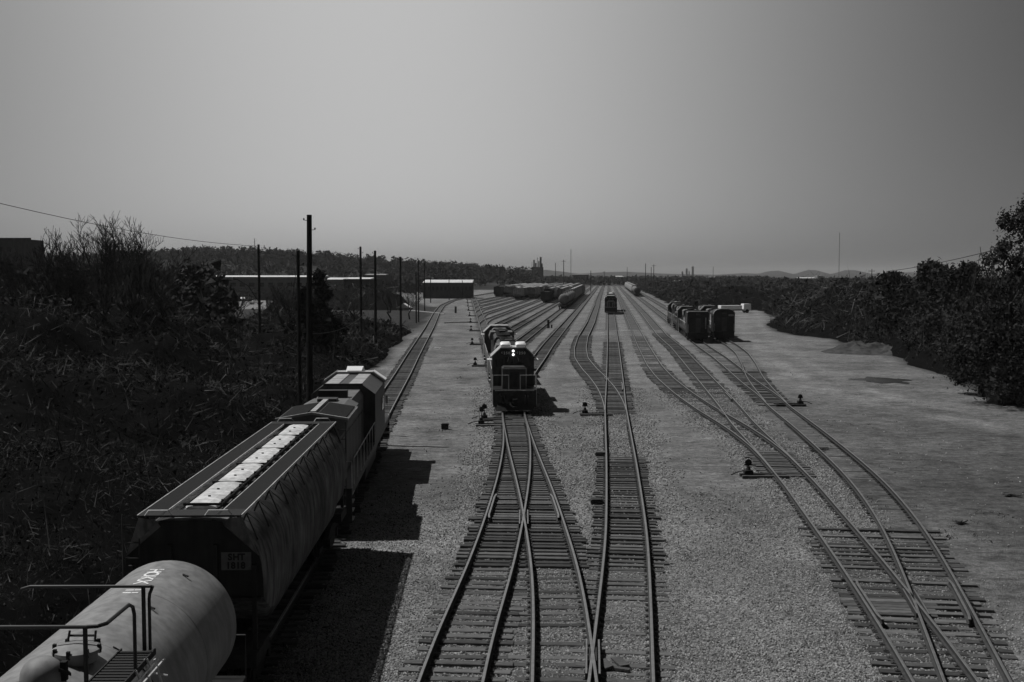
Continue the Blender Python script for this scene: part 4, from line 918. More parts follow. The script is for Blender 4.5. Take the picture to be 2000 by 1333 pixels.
# strings on the storage tracks
ORD = ['first', 'second', 'third', 'fourth', 'fifth', 'sixth', 'seventh', 'eighth', 'ninth', 'tenth', 'eleventh', 'twelfth', 'thirteenth', 'fourteenth', 'fifteenth', 'sixteenth']
PROTO = {}
def string(track, y0, seq, where, group, gap=17.6):
    y = y0 + 8.5
    for i, (kind, m) in enumerate(seq):
        fn, nm = {'t': (far_tank, 'tank car'), 'h': (far_hopper, 'covered hopper'), 'b': (far_box, 'boxcar'), 'g': (far_gondola, 'gondola')}[kind]
        shade = {'tank_far': 'grey', 'far_light': 'pale', 'far_grey': 'grey', 'far_dark': 'dark', 'far_mid': 'dull', 'tank_dark': 'black'}[m]
        lab = '%s %s, %s from the near end of %s' % (shade, nm, ORD[i], where)
        if (kind, m) in PROTO: r = copy_tree(PROTO[(kind, m)]); r['label'] = lab; r['group'] = group
        else: r = fn(lab, group, m); PROTO[(kind, m)] = r
        if y > 940: break
        put(r, track, y); y += gap + (0 if random.random() > .06 else 5)
rs = random.Random(4)
string('T0', P(1100, 604).y, [('t', 'tank_far')] * 4 + [('h', 'far_light')] * 5 + [('h', 'far_grey')] * 4, 'the tank car string', 'wagons of the nearest storage string')
string('T1', 395, [('h', 'far_grey'), ('h', 'far_light'), ('h', 'far_light'), ('h', 'far_light'), ('b', 'far_mid')] + [('h', 'far_light')] * 9, 'the string left of the tank cars', 'wagons of the second storage string')
string('T2', 372, [('g', 'far_dark'), ('b', 'far_dark'), ('h', 'far_grey'), ('h', 'far_light'), ('b', 'far_mid'), ('h', 'far_light'), ('h', 'far_light')] + [('b', 'far_grey')] * 7, 'the gondola headed string', 'wagons of the third storage string')
string('T3', 470, [('h', 'far_grey'), ('h', 'far_light'), ('b', 'far_mid')] + [('h', 'far_light')] * 8, 'the fourth string', 'wagons of the fourth storage string')
string('T6', 455, [('b', 'far_grey'), ('h', 'far_light'), ('b', 'far_mid')] + [('b', 'far_grey')] * 7, 'the seventh string', 'wagons of the seventh storage string')
string('T4', 430, [('h', 'far_grey'), ('h', 'far_light'), ('b', 'far_grey'), ('h', 'far_light')] + [('h', 'far_light')] * 8, 'the fifth string', 'wagons of the fifth storage string')
string('T5', 415, [('h', 'far_light'), ('b', 'far_grey'), ('b', 'far_mid')] + [('b', 'far_grey')] * 8, 'the sixth string', 'wagons of the sixth storage string')
string('T7', 470, [('h', 'far_grey'), ('t', 'tank_far'), ('h', 'far_light'), ('b', 'far_dark')] + [('b', 'far_mid')] * 6, 'the eighth string', 'wagons of the eighth storage string')
string('T8', 470, [('b', 'far_dark'), ('t', 'tank_far'), ('h', 'far_grey')] + [('b', 'far_mid')] * 6, 'the leftmost storage string', 'wagons of the leftmost storage string')
string('J', 478, [('t', 'tank_dark')] + [('t', 'tank_far')] * 2 + [('h', 'far_light')] * 12, 'the far right string', 'wagons far up the right hand track')

def wheel_stop(x, y):
    b = MB(); b.box(x - 1.1, x + 1.1, y - .3, y + .3, .9, 1.3); b.box(x - .9, x - .6, y - .2, y + .2, 0, .9); b.box(x + .6, x + .9, y - .2, y + .2, 0, .9)
    o = b.build('buffer_stop', M['black_paint']); tag(o, 'squat black buffer stop in front of the nearest tank car row', 'buffer stop')
wheel_stop(TR['T0'].x(P(1103, 606).y) + .0, P(1103, 606).y)

# ------------------------------------------------------------------ switch stands
def switch_stand(label, x, y, side=-1, tall=.9, two=False, k=None):
    r = empty('switch_stand', label, 'switch stand', (x, y, 0), 0, 'switch stands beside the tracks')
    b = MB(); 
    for q in (0, .62): b.box(-.2 if side > 0 else -1.6 * 0 - .35, 1.9 if side < 0 else .35, q - .12, q + .12, -.02, .12) if side < 0 else b.box(-1.9, .35, q - .12, q + .12, -.02, .12)
    b.build('head_tie', M['tie'], r)
    b = MB(); b.cbox(-.2, .2, .1, .5, .12, .34, .04); b.lathe([(.12, 0), (.07, .2)], (0, .3, .32), 10); b.build('stand_base', M['dark_steel'], r)
    b = MB(); b.tube([(0, .3, .45), (0, .3, tall)], .022, 6); b.build('mast', M['dark_steel'], r)
    b = MB(); b.lathe([(.02, -.012), (.17, -.012), (.17, .012), (.02, .012)], (0, .3, tall + .12), 12, 0, 'y'); b.box(-.2, .2, .29, .31, tall - .02, tall + .05); b.build('target', M['dark_steel'], r)
    b = MB(); b.tube([(0, .3, .3), (-side * .0 + side * .45, .25, .28), (side * .85, .2, .12)], [.03, .025, .035], 6); b.build('throw_lever', M['dark_steel'], r)
    b = MB(); b.tube([(0, .3, .16), (-side * 1.6, .3, .16)], .02, 5); b.build('connecting_rod', M['rail_side'], r)
    return r
def stand_at(px, py, label, side=-1, tall=.9):
    p = P(px, py); return switch_stand(label, p.x, p.y, side, tall)
stand_at(940, 833, 'near switch stand with a pale rod, left of the front turnout points', -1, .95)
stand_at(946, 822, 'second stand just behind the pale rod one, left of the front turnout', -1, .8)
stand_at(1143, 812, 'switch stand right of the engine shadow, left of the straight centre track', -1, .62)
stand_at(1464, 934, 'lone switch stand left of the dark tie bed on the right', -1, .58)
stand_at(1565, 793, 'switch stand on the right edge of the rightmost track', 1, .55)
for j, (px, py) in enumerate([(928, 716), (922, 674), (920, 647), (919, 631), (917, 618), (915, 607), (914, 599), (913, 592), (912, 586)]):
    stand_at(px, py, '%s switch stand from the near end of the row left of the ladder track' % ORD[j], -1, .65)
b = MB(); b.tube([(0, 0, 0), (0, 0, 1.1)], .03, 6); o = b.build('marker_rod', M['dirty_white']); p = P(936, 832); o.location = (p.x, p.y, 0); tag(o, 'thin pale upright rod beside the near switch stand', 'marker post')
# little dwarf signal between the tracks, lineside boxes and debris
def small_box(px, py, w, h, label, m='black_paint', name='relay_box'):
    p = P(px, py); b = MB(); b.cbox(-w / 2, w / 2, -w / 2.5, w / 2.5, 0, h, .03); b.prism([(-w / 2 - .04, h), (w / 2 + .04, h), (w / 2 - .05, h + .08), (-w / 2 + .05, h + .08)], -w / 2.5 - .03, w / 2.5 + .03); o = b.build(name, M[m]); o.location = (p.x, p.y, 0); return tag(o, label, 'trackside box')
r = empty('dwarf_signal', 'small dark dwarf signal standing alone on the gravel behind the yard engines', 'signal', P(1071, 641))
b = MB(); b.cbox(-.25, .25, -.2, .2, 0, .5, .04); b.build('base', M['concrete_dark'], r)
b = MB(); b.cbox(-.2, .2, -.14, .14, .5, 1.5, .05); b.build('signal_head', M['black_paint'], r)
b = MB(); b.cbox(.45, .75, -.14, .14, 0, .6, .04); b.build('cable_box', M['black_paint'], r)
small_box(869, 838, .45, .28, 'low dark box with a flap on the gravel left of the front turnout')
small_box(1165, 984, .5, .14, 'flat black box against the left rail of the centre track')
small_box(1173, 890, .6, .14, 'short dark timber lying beside the centre track, left of its rail', 'tie', 'timber')
small_box(890, 612, .5, 1.6, 'grey cabinet standing left of the first ladder stands', 'concrete_dark')
def debris(px, py, L, label, n=7, dark=False):
    p = P(px, py); r = MB(); rr = random.Random(px)
    for _ in range(n):
        x, y = rr.uniform(-L, L), rr.uniform(-L, L); w = rr.uniform(.1, .35); Mx = Matrix.Translation((x, y, rr.uniform(.02, .1))) @ Matrix.Rotation(rr.uniform(0, 3), 4, 'Z') @ Matrix.Rotation(rr.uniform(-.3, .3), 4, 'X')
        r.box(-w, w, -w * .4, w * .4, 0, .05, 0, Mx)
    o = r.build('debris', M['tie'] if dark else M['debris']); o.location = (p.x, p.y, 0); tag(o, label, 'debris')
debris(851, 681, .9, 'pale scrap lying on the gravel right of the main line'); debris(886, 594, .9, 'pale scrap lying far up beside the main line bend', 4)
debris(1873, 1022, .25, 'small dark scrap on the dirt at the right', 3, True); debris(1985, 968, .7, 'dark scrap on the dirt near the right edge', 5, True)
debris(1205, 1303, .3, 'dark timber scrap on the gravel by the bottom frog', 3, True); debris(1600, 880, .5, 'scattered dark splinters right of the merging tracks', 6, True)
b = MB(); b.tube([(0, 0, .08), (2, 2.2, .1), (5, 3.2, .09)], .08, 5); o = b.build('pipe', M['dark_steel']); o.location = P(868, 632); tag(o, 'short dark pipe lying beside the main line bend', 'pipe')

# ------------------------------------------------------------------ poles and wires
def pole(label, x, y, h, rad=.15, arm=False, lamp=False, lean=0, name='utility_pole', cat='utility pole'):
    r = empty(name, label, cat, (x, y, -.1), 0, 'poles along the left of the yard' if name == 'utility_pole' else None)
    b = MB(); b.tube([(0, 0, 0), (lean * .5, 0, h / 2), (lean, 0, h)], [rad * 1.15, rad, rad * .85], 10); b.build('shaft', M['pole'], r)
    if name == 'utility_pole':
        for q in range(2):
            b = MB(); z = h - .35 - q * .55; sx = 1 if q else -1; b.tube([(lean, 0, z), (lean + sx * .32, 0, z + .05)], .018, 5); b.lathe([(.03, 0), (.05, .07), (.02, .13)], (lean + sx * .32, 0, z + .04), 6); b.build('insulator_bracket', M['pole'], r)
    if arm:
        b = MB(); b.box(-1.1, 1.1, -.06, .06, h - .8, h - .66)
        for q in (-1, -.5, .5, 1): b.lathe([(.04, 0), (.05, .12), (.02, .16)], (q, 0, h - .66), 6)
        b.build('crossarm', M['pole'], r)
    if lamp:
        b = MB(); b.tube([(0, 0, h - 6.5), (-1.2, 0, h - 4.6), (-2.4, 0, h - 3.9), (-3.2, 0, h - 3.8)], .05, 6); b.build('lamp_arm', M['pole'], r)
        b = MB(); b.prism([(-4.1, h - 3.9), (-2.9, h - 3.9), (-3.0, h - 3.66), (-3.9, h - 3.7)], -.28, .28); b.build('lamp_head', M['dirty_white'], r)
    return r
def pole_px(label, px, top, Y, **k):
    p = XZ(px, top, Y); return pole(label, p.x, Y, p.z + .1, **k)
pole_px('tallest thick bare pole rising high over the left thicket behind the near train', 600, 420, 64, rad=.17, lean=.12)
pole_px('slimmer dark pole right beside the tallest one, its top below the ridge', 582, 490, 68, rad=.11)
pole_px('plain pole at the edge of the gravel, right of the pole with insulators', 732.5, 490, 134, rad=.17)
pole_px('pole beside the main line, right of the white gabled shed', 782, 502, 160, rad=.15)
pole_px('pole standing nearest the main line before the road crossing', 817, 508, 226, rad=.13)
pole_px('shorter pole touching the left side of the pole nearest the main line', 812.5, 532, 222, rad=.13)
pole_px('slim pole just beyond the road crossing', 829, 513, 290, rad=.13)
pole_px('pole with insulators in the scrub left of the plain pole', 704, 482, 150, rad=.17, arm=False)
pole_px('distant pole in front of the long white roofed shed, its left end', 841, 545, 380, rad=.15)
pole_px('distant pole in front of the middle of the long white roofed shed', 877, 541, 420, rad=.15)
pole_px('distant pole in front of the right part of the long white roofed shed', 903, 548, 440, rad=.13)
pole_px('pole with a long curved lamp arm, left of the tallest pole', 505, 478, 123, rad=.15, lamp=True)
for j, (px, top, Y, arm) in enumerate([(982, 517, 620, True), (1039, 512, 1150, False), (1101, 508, 560, True), (1154, 529, 620, False), (1180, 530, 800, True), (1225, 522, 900, False), (1261, 515, 600, False), (1277, 517, 620, True), (1393, 521, 900, False), (1703, 526, 400, True), (1085, 514, 700, False), (1272, 522, 640, False)]):
    pole_px('distant utility pole against the sky, %s from the left' % ORD[j] if px != 1703 else 'lone utility pole with crossarm above the right thicket', px, top, Y, rad=.2 if Y > 450 else .15, arm=arm, name='distant_pole')
def mast(label, px, top, Y, w):
    p = XZ(px, top, Y); r = empty('radio_mast', label, 'radio mast', (p.x, Y, 0)); h = p.z; b = MB()
    for k in range(3): a = k * 2.094; b.tube([(w * math.cos(a), w * math.sin(a), 0), (w * math.cos(a), w * math.sin(a), h)], w * .3, 4)
    for q in range(int(h / (w * 5))): z = q * w * 5; b.tube([(w, 0, z), (-w * .5, w * .87, z + w * 2.5), (-w * .5, -w * .87, z + w * 5)], w * .2, 3)
    b.build('lattice', M['dark_steel'], r)
mast('tall thin radio mast above the hills on the right', 1640, 455, 2000, .55); mast('thin radio mast right of the cement works', 1115, 487, 1500, .45)
mast('thin double mast beside the lamp pole on the left', 497, 466, 700, .25)
def wire(label, pts, r=.012):
    b = MB(); b.tube(pts, r, 5); o = b.build('overhead_wire', M['dark_steel']); return tag(o, label, 'wire')
def sag(a, c, s, n=14):
    a, c = Vector(a), Vector(c); return [a.lerp(c, t) - Vector((0, 0, 4 * s * t * (1 - t))) for t in np.linspace(0, 1, n)]
wire('thin wire sagging from the top left of the sky down to the lamp pole', sag(XZ(-60, 383, 70), XZ(505, 481, 123), .6), .022)
wire('cable rising from the right thicket to the tall tree at the right edge', sag(XZ(1735, 530, 140), XZ(1990, 476, 88), .25), .03)
wire('slack guy wire from the slim pole down into the thicket', sag(XZ(582, 500, 68), P(540, 812), .2), .016)
wire('slack cable hanging between the thicket and the plain pole', sag(XZ(610, 652, 80), XZ(732, 590, 134), 1.0), .02)

# ------------------------------------------------------------------ buildings
def building(name, label, cat, px0, px1, ytop, Y, depth=25, wall='wall_mid', roof='roof_white', parapet=.5, windows=0, door=False, ridge=0, gp=None, wz=.55):
    a, c = XZ(px0, ytop, Y), XZ(px1, ytop, Y); w = c.x - a.x; h = a.z
    r = empty(name, label, cat, ((a.x + c.x) / 2, Y, -.2), 0, gp); h += .2
    b = MB(); b.box(-w / 2, w / 2, 0, depth, 0, h); b.build('wall', M[wall], r)
    if ridge:
        b = MB(); b.prism([(-w / 2 - .3, h), (w / 2 + .3, h), (0, h + ridge)], -.4, depth + .4); b.build('roof', M[roof], r)
    else:
        b = MB(); dd = min(depth, 14) + .15; x0, x1 = -w / 2 - .15, w / 2 + .15; rise = parapet * 1.1
        b.add([(x0, -.3, h), (x1, -.3, h), (x1, dd, h), (x0, dd, h), (x0, -.3, h + .15), (x1, -.3, h + .15), (x1, dd, h + rise), (x0, dd, h + rise)], [(0, 3, 2, 1), (4, 5, 6, 7), (0, 1, 5, 4), (2, 3, 7, 6), (1, 2, 6, 5), (0, 4, 7, 3)]); b.build('roof', M[roof], r)
    for q in range(windows):
        x = -w / 2 + (q + .5) * w / windows; b = MB(); b.box(x - w / windows * .28, x + w / windows * .28, -.06, .0, h * wz, h * wz + min(h * .22, 1.6)); b.build('window', M['glass'], r)
    if door:
        b = MB(); b.box(w * .2, w * .2 + 3.2, -.06, 0, 0, 3.4); b.build('door', M['wall_dark'], r)
    return r
building('warehouse', 'long low grey warehouse behind the parking lot at left', 'building', 335, 630, 542, 470, 60, 'wall_light', 'roof_white', .7, 16)
building('warehouse', 'warehouse with a pale sunlit gable wall beside the dark conifer', 'building', 634, 668, 547, 400, 40, 'wall_light', 'roof_white', .7, 0, True)
building('warehouse', 'dull warehouse wing right of the pale gable wall', 'building', 669, 722, 546, 405, 40, 'wall_dark', 'roof_white', .6, 6)
building('warehouse', 'upper storey block behind the thin poles left of the shed', 'building', 712, 752, 538, 520, 30, 'wall_mid', 'concrete', .6, 4)
building('warehouse', 'long dark shed with a bright white roof edge left of the wagon strings', 'building', 826, 922, 553, 445, 18, 'wall_dark', 'roof_white', 1.1, 12)
building('apartment_tower', 'dark brick tower block at the far left edge', 'building', -40, 25, 466, 380, 25, 'wall_dark', 'roof_dark', .6, 4, wz=.8)
building('shed', 'small white gabled shed between the two poles by the main line', 'shed', 776, 800, 602, 300, 5, 'wall_light', 'roof_white', .3, 2, False, 1.2)
building('trackside_shed', 'low shed end with a lean roof behind the white gabled one', 'shed', 748, 774, 592, 330, 6, 'wall_dark', 'concrete', .3, 2, False, .8)
building('warehouse', 'flat roofed pale office block right of centre under the silos', 'building', 1322, 1362, 551, 800, 18, 'wall_dark', 'roof_white', .9, 4)
building('warehouse', 'low pale plant building right of the silos', 'building', 1385, 1402, 542, 1200, 20, 'wall_light', 'concrete', .6, 2)
building('warehouse', 'long low shed with a white roof in front of the right hills', 'building', 1562, 1596, 544, 1100, 20, 'wall_dark', 'roof_white', .8, 4)
building('warehouse', 'small pale tower block at the end of the long low shed', 'building', 1597, 1608, 539.5, 1090, 14, 'wall_light', 'concrete', .5, 2)
building('warehouse', 'pale workshop among trees left of the right thicket', 'building', 1500, 1532, 559, 520, 12, 'wall_mid', 'roof_white', .5, 4)
building('warehouse', 'distant pale shed row above the parked engines', 'building', 1430, 1462, 546, 1000, 16, 'wall_mid', 'concrete', .6, 4)
building('warehouse', 'small far shed with a white roof right of the workshop', 'building', 1468, 1490, 545, 1150, 16, 'wall_mid', 'roof_white', .5, 2)
building('warehouse', 'low pale shed far behind the storage strings', 'building', 1118, 1150, 537, 1050, 16, 'wall_mid', 'concrete', .5, 4)
building('warehouse', 'pale block at the foot of the cement works', 'building', 1027, 1039, 528, 900, 14, 'wall_light', 'concrete', .5, 2)
building('warehouse', 'squat dark block left of the cement works', 'building', 1018, 1026, 527, 905, 14, 'wall_dark', 'roof_dark', .5, 1)
building('flat_wagon_shed', 'long low shed roof above the white trailer right of the parked engines', 'shed', 1413, 1480, 583, 330, 8, 'wall_dark', 'wall_mid', .9, 5)
building('warehouse', 'low white roofed shed row at the left behind the thicket, nearest the tower block', 'building', -60, 90, 556, 330, 30, 'wall_dark', 'roof_white', .6, 6)
building('warehouse', 'low white roofed shed glimpsed below the bare trees', 'building', 100, 172, 557, 335, 30, 'wall_dark', 'roof_white', .5, 6)
building('warehouse', 'small pale shed behind the storage strings, left of the cement works', 'building', 985, 1003, 535, 950, 14, 'wall_light', 'roof_white', .7, 2)
building('warehouse', 'pale low shed behind the far end of the centre track', 'building', 1205, 1218, 541, 1050, 14, 'wall_mid', 'roof_white', .7, 2)
building('warehouse', 'pale shed between the silos and the parked engines', 'building', 1410, 1424, 553, 640, 12, 'wall_light', 'roof_white', .5, 2)
# cement works
def silo_works():
    r = empty('cement_works', 'cement works with stacked towers on the skyline left of centre', 'factory', (XZ(1049, 530, 1150).x, 1150, 0))
    k = 1150 / FPX
    def tw(px0, px1, top, m, nm='tower', ci=True, z0=0):
        a, c = (px0 - 1049) * k, (px1 - 1049) * k; h = XZ(0, top, 1150).z; b = MB()
        if ci: b.lathe([((c - a) / 2, z0), ((c - a) / 2, h)], ((a + c) / 2, 0, 0), 16)
        else: b.box(a, c, -4, 4, z0, h)
        b.build(nm, M[m], r)
    tw(1041.5, 1044.5, 508, 'concrete_dark', 'silo'); tw(1045, 1048, 514, 'concrete_dark', 'silo'); tw(1049, 1050, 503.5, 'concrete_dark', 'chimney'); tw(1051, 1053.6, 510, 'concrete', 'silo')
    tw(1054.3, 1057.6, 502.5, 'concrete_dark', 'preheater_tower', False); tw(1057.7, 1060, 515, 'concrete_dark', 'silo'); tw(1040, 1061, 522, 'concrete_dark', 'mill_building', False)
silo_works()
def silos():
    r = empty('silo_group', 'group of pale grain silos on the skyline right of centre', 'silos', (XZ(1345, 530, 1400).x, 1400, 0)); k = 1400 / FPX
    for px0, px1, top in ((1331, 1334.5, 530), (1339, 1343, 524), (1350.5, 1355, 520), (1345, 1347, 530)):
        h = XZ(0, top, 1400).z; b = MB(); b.lathe([((px1 - px0) / 2 * k, 0), ((px1 - px0) / 2 * k, h - 1), ((px1 - px0) / 4 * k, h)], (((px0 + px1) / 2 - 1345) * k, 0, 0), 16); b.build('silo', M['wall_light'], r)
silos()
# white trailer right of the parked engines
p = P(1446, 611.5); r = empty('box_trailer', 'low white truck parked beyond the parked engines', 'trailer', (p.x, p.y, 0), R(8))
b = MB(); b.cbox(-5.5, 0, -1.2, 1.2, .9, 1.9, .05); b.build('box', M['white_paint'], r)
b = MB(); b.cbox(.5, 2.4, -1.1, 1.1, .6, 2.3, .1); b.build('cab', M['white_paint'], r)
b = MB()
for x in (-4.5, -3.3, 1.4):
    for s in (-1, 1): b.lathe([(.48, -.15), (.48, .15)], (x, s * 1.0, .48), 12, 0, 'y')
b.build('wheel', M['dark_steel'], r)
b = MB(); b.box(-5.4, 1.5, -.5, .5, .6, .88); b.build('chassis', M['dark_steel'], r)
# cars on the lot at the left
lotp = [(P(x, y).x, P(x, y).y) for x, y in ((400, 607), (520, 603), (520, 584), (340, 586))]
b = MB(); b.add([(x, y, -.005) for x, y in lotp], [(0, 1, 2, 3)]); o = b.build('parking_lot', M['lot']); o['kind'] = 'structure'
b = MB(); b.add([(P(x, y).x, P(x, y).y, -.005) for x, y in ((-80, 597), (310, 597), (290, 589), (-80, 589))], [(0, 1, 2, 3)]); o = b.build('road', M['lot']); o['kind'] = 'structure'
def car(label, x, y, rz, m):
    r = empty('parked_car', label, 'car', (x, y, 0), rz, 'cars parked at the left beyond the thicket')
    b = MB(); 
    def sec(pts): return pts
    prof = [(-2.2, .35), (2.2, .35), (2.25, .8), (1.3, .95), (.7, 1.4), (-1.0, 1.42), (-1.7, .98), (-2.25, .9)]
    vs = [(x_, s * .85 * (1 if z < 1.1 else .8), z) for s in (-1, 1) for x_, z in prof]
    b.add(vs, [tuple(range(8)), tuple(range(8, 16))[::-1]] + [(i, (i + 1) % 8, 8 + (i + 1) % 8, 8 + i)[::-1] for i in range(8)]); b.build('body', M[m], r)
    b = MB()
    for s in (-1, 1): b.box(-.95, .6, s * .78 - .02, s * .78 + .02, 1.0, 1.32)
    b.build('window', M['glass'], r)
    for x_ in (-1.4, 1.4):
        b = MB(); b.lathe([(.33, -.88), (.33, .88)], (x_, 0, .33), 12, 0, 'y'); b.build('wheel', M['dark_steel'], r)
    return r
cars_ = [(436, 590, 'white_paint'), (447, 594, 'dirty_white'), (462, 590, 'far_dark'), (474, 589, 'white_paint'), (486, 590, 'far_dark'), (500, 596, 'dirty_white'), (415, 588, 'dirty_white'), (30, 594, 'white_paint'), (75, 594, 'dirty_white'), (130, 594, 'dirty_white'), (230, 594, 'dirty_white'), (265, 594, 'white_paint')]
for j, (px, py, m) in enumerate(cars_):
    q = P(px, py - 1); car('%s car on the left, %s from the left of the parked ones' % ('dark' if m == 'far_dark' else 'pale', ORD[sorted(c[0] for c in cars_).index(px)]), q.x, q.y, .3 + j * .5, m)
# barrier line of the road crossing
a, c = P(800, 607), P(868, 613.5)
r = empty('level_crossing', 'pale road crossing strip reaching over the main line bend', 'level crossing'); b = MB(); d = (c - a); b.add([a + Vector((0, -2.2, .01)), c + Vector((0, -2.2, .01)), c + Vector((0, 2.2, .01)), a + Vector((0, 2.2, .01)), a + Vector((0, -2.2, .12)), c + Vector((0, -2.2, .12)), c + Vector((0, 2.2, .12)), a + Vector((0, 2.2, .12))], [(0, 1, 5, 4), (2, 3, 7, 6), (4, 5, 6, 7), (1, 2, 6, 5), (0, 4, 7, 3)]); b.build('road_slab', M['concrete'], r)
# dark skip at the right edge, earth mound, puddle
p = P(1968, 788); r = empty('skip_container', 'low dark steel container under the tall tree at the right edge', 'container', (p.x, p.y, 0), R(4)); b = MB(); b.prism([(-1.2, 0), (1.1, 0), (1.35, 1.1), (-1.35, 1.1)], -.9, .9); b.build('tub', M['black_paint'], r); b = MB(); b.box(-1.4, 1.4, -.95, -.88, 1.05, 1.15); b.box(-1.4, 1.4, .88, .95, 1.05, 1.15); b.build('rim', M['dark_steel'], r)
def mound(cx, cy, rx, ry_, h, label):
    n_ = 40; vs = []; fs = []
    for i in range(n_ + 1):
        for j in range(n_ + 1):
            u, v = i / n_ * 2 - 1, j / n_ * 2 - 1; d = math.hypot(u, v); z = h * max(0, 1 - d) ** .8 * (.1 + 1.5 * vnoise(np.array([u * 2 + 5 + cx]), np.array([v * 2 + 9]), .45)[0]) - .08
            vs.append((cx + u * rx, cy + v * ry_, z))
    for i in range(n_):
        for j in range(n_): a = i * (n_ + 1) + j; fs.append((a, a + n_ + 1, a + n_ + 2, a + 1))
    b = MB(); b.add(vs, fs); o = b.build('earth_mound', M['mound'], None, True); tag(o, label, 'earth mound')
M['mound'] = mat('mound_earth', .06, 1, .5, 1.2, bump=.6); M['puddle'] = mat('puddle', .03, .25, .4, .5)
q = P(1690, 688); mound(q.x, q.y, 5.5, 5, 1.6, 'low gravel mound on the dirt in front of the right thicket')
q = P(1780, 690); mound(q.x, q.y, 5.5, 6, 1.5, 'second low mound, merging into the thicket edge at right')
q = P(1725, 743); b = MB(); n_ = 60; b.add([(q.x + 2.3 * math.cos(t) * (1 + .2 * math.sin(3 * t) + .16 * math.sin(7 * t + 1)), q.y + 3.0 * math.sin(t) * (1 + .22 * math.sin(5 * t) + .1 * math.cos(11 * t)), -.012) for t in np.linspace(0, 2 * math.pi, n_, endpoint=False)], [tuple(range(n_))]); o = b.build('puddle', M['puddle']); tag(o, 'dark muddy puddle on the dirt at the right', 'puddle')
# ------------------------------------------------------------------ vegetation
def unit(n):
    v = RNG.normal(size=(n, 3)); return v / np.linalg.norm(v, axis=1)[:, None]
def shards(C, size, asp=.5, up=0.0):
    """one triangle per centre, random facing"""
    n = len(C); a = unit(n); a[:, 2] += up; a /= np.linalg.norm(a, axis=1)[:, None]; t = unit(n); b = np.cross(a, t); b /= np.linalg.norm(b, axis=1)[:, None] + 1e-9
    s = np.asarray(size)[:, None] * np.clip(RNG.lognormal(-.15, .5, (n, 1)), .3, 2.6)
    V = np.stack([C + a * s * .6, C - a * s * .4 + b * s * asp * .5, C - a * s * .4 - b * s * asp * .5], 1).reshape(-1, 3)
    return V, np.arange(3 * n).reshape(-1, 3)
def join(parts):
    Vs, Fs, Ms, k = [], [], [], 0
    for V, F, m in parts: Vs.append(V); Fs.append(F + k); Ms.append(np.full(len(F), m)); k += len(V)
    return np.concatenate(Vs), np.concatenate(Fs), np.concatenate(Ms)
def thicket(name, label, inside, top, bbox, n, seed=0, zmin=20):
    """inside(x,y)->mask, top(x,y)->height. hull of dense stems plus twigs and leaves on it"""
    x0, x1, y0, y1 = bbox
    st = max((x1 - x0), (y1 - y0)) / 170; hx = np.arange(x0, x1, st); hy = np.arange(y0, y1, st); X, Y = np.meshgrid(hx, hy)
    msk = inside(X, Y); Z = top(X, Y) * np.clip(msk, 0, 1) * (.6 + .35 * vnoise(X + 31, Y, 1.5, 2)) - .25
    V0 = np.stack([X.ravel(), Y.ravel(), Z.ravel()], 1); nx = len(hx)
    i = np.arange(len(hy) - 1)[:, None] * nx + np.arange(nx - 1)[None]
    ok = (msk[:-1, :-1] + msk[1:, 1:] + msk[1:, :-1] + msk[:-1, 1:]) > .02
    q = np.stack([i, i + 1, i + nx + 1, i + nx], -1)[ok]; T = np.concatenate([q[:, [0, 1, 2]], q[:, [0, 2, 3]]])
    r = RNG.random(n); yy = 1 / (1 / max(y0, zmin) + r * (1 / y1 - 1 / max(y0, zmin))); xx = RNG.uniform(x0, x1, n)
    m = inside(xx, yy); k = (m > RNG.random(n) * .8 + .05) & (vnoise(xx + 200, yy, 3.0, 3) > RNG.random(n) * .9 - .05); xx, yy, m = xx[k], yy[k], m[k]
    hz = top(xx, yy) * np.clip(m, .25, 1); zz = hz * (1 - np.abs(RNG.normal(0, .22, len(xx)))) + .05
    C = np.stack([xx, yy, zz], 1); d = yy
    h = len(C) * 11 // 20
    tw = shards(C[:h], np.clip(d[:h] * .009, .2, 2.0), .04, .3); lf = shards(C[h:], np.clip(d[h:] * .0021, .045, .8), .8)
    ks = RNG.random(len(C)) < .035; st_ = shards(C[ks] + np.array([0, 0, .35]), np.clip(yy[ks] * .02, .9, 2.6), .022, 2.2)
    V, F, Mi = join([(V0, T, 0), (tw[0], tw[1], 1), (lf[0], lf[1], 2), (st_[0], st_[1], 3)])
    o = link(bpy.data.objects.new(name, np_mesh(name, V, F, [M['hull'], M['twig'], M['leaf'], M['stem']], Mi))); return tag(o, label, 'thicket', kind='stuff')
lmask = lambda x, y: np.clip((-12.0 - .035 * np.clip(y - 50, 0, 400) - x - 3 * (vnoise(x, y, 14) - .5)) / 1.6, 0, 1) * np.clip((185 + 25 * vnoise(x, y, 20) - y) / 8, 0, 1)
def ltop(x, y):
    d = -12 - .035 * np.clip(y - 50, 0, 400) - x
    return np.clip(1.3 + d * .26, .6, 7.0) * (.25 + 1.25 * vnoise(x, y, 6, 4)) * (1 - .5 * np.exp(-((x / y + .25) / .03) ** 2) * (y > 70)) * np.interp(y, [10, 40, 80, 180], [.85, .95, 1.05, 1.0])
thicket('thicket', 'dense dark thicket of bare brush filling the ground left of the near train', lmask, ltop, (-120, -11, 8, 205), 420000, zmin=22)
rbx = lambda y: np.interp(y, [0, 70, 88, 110, 160, 190, 215, 235, 260, 310], [60, 46, 40.5, 42.5, 48, 46, 50, 56, 62, 68])
rmask = lambda x, y: np.clip((x - rbx(y) - 4 * (vnoise(x, y, 12) - .5)) / 2, 0, 1) * np.clip((y - 62) / 6, 0, 1) * np.clip((320 - y) / 15, 0, 1)
rtop = lambda x, y: np.clip(1.2 + (x - rbx(y)) * .75, .7, 9.0) * (.45 + .85 * vnoise(x + 90, y, 9, 4))
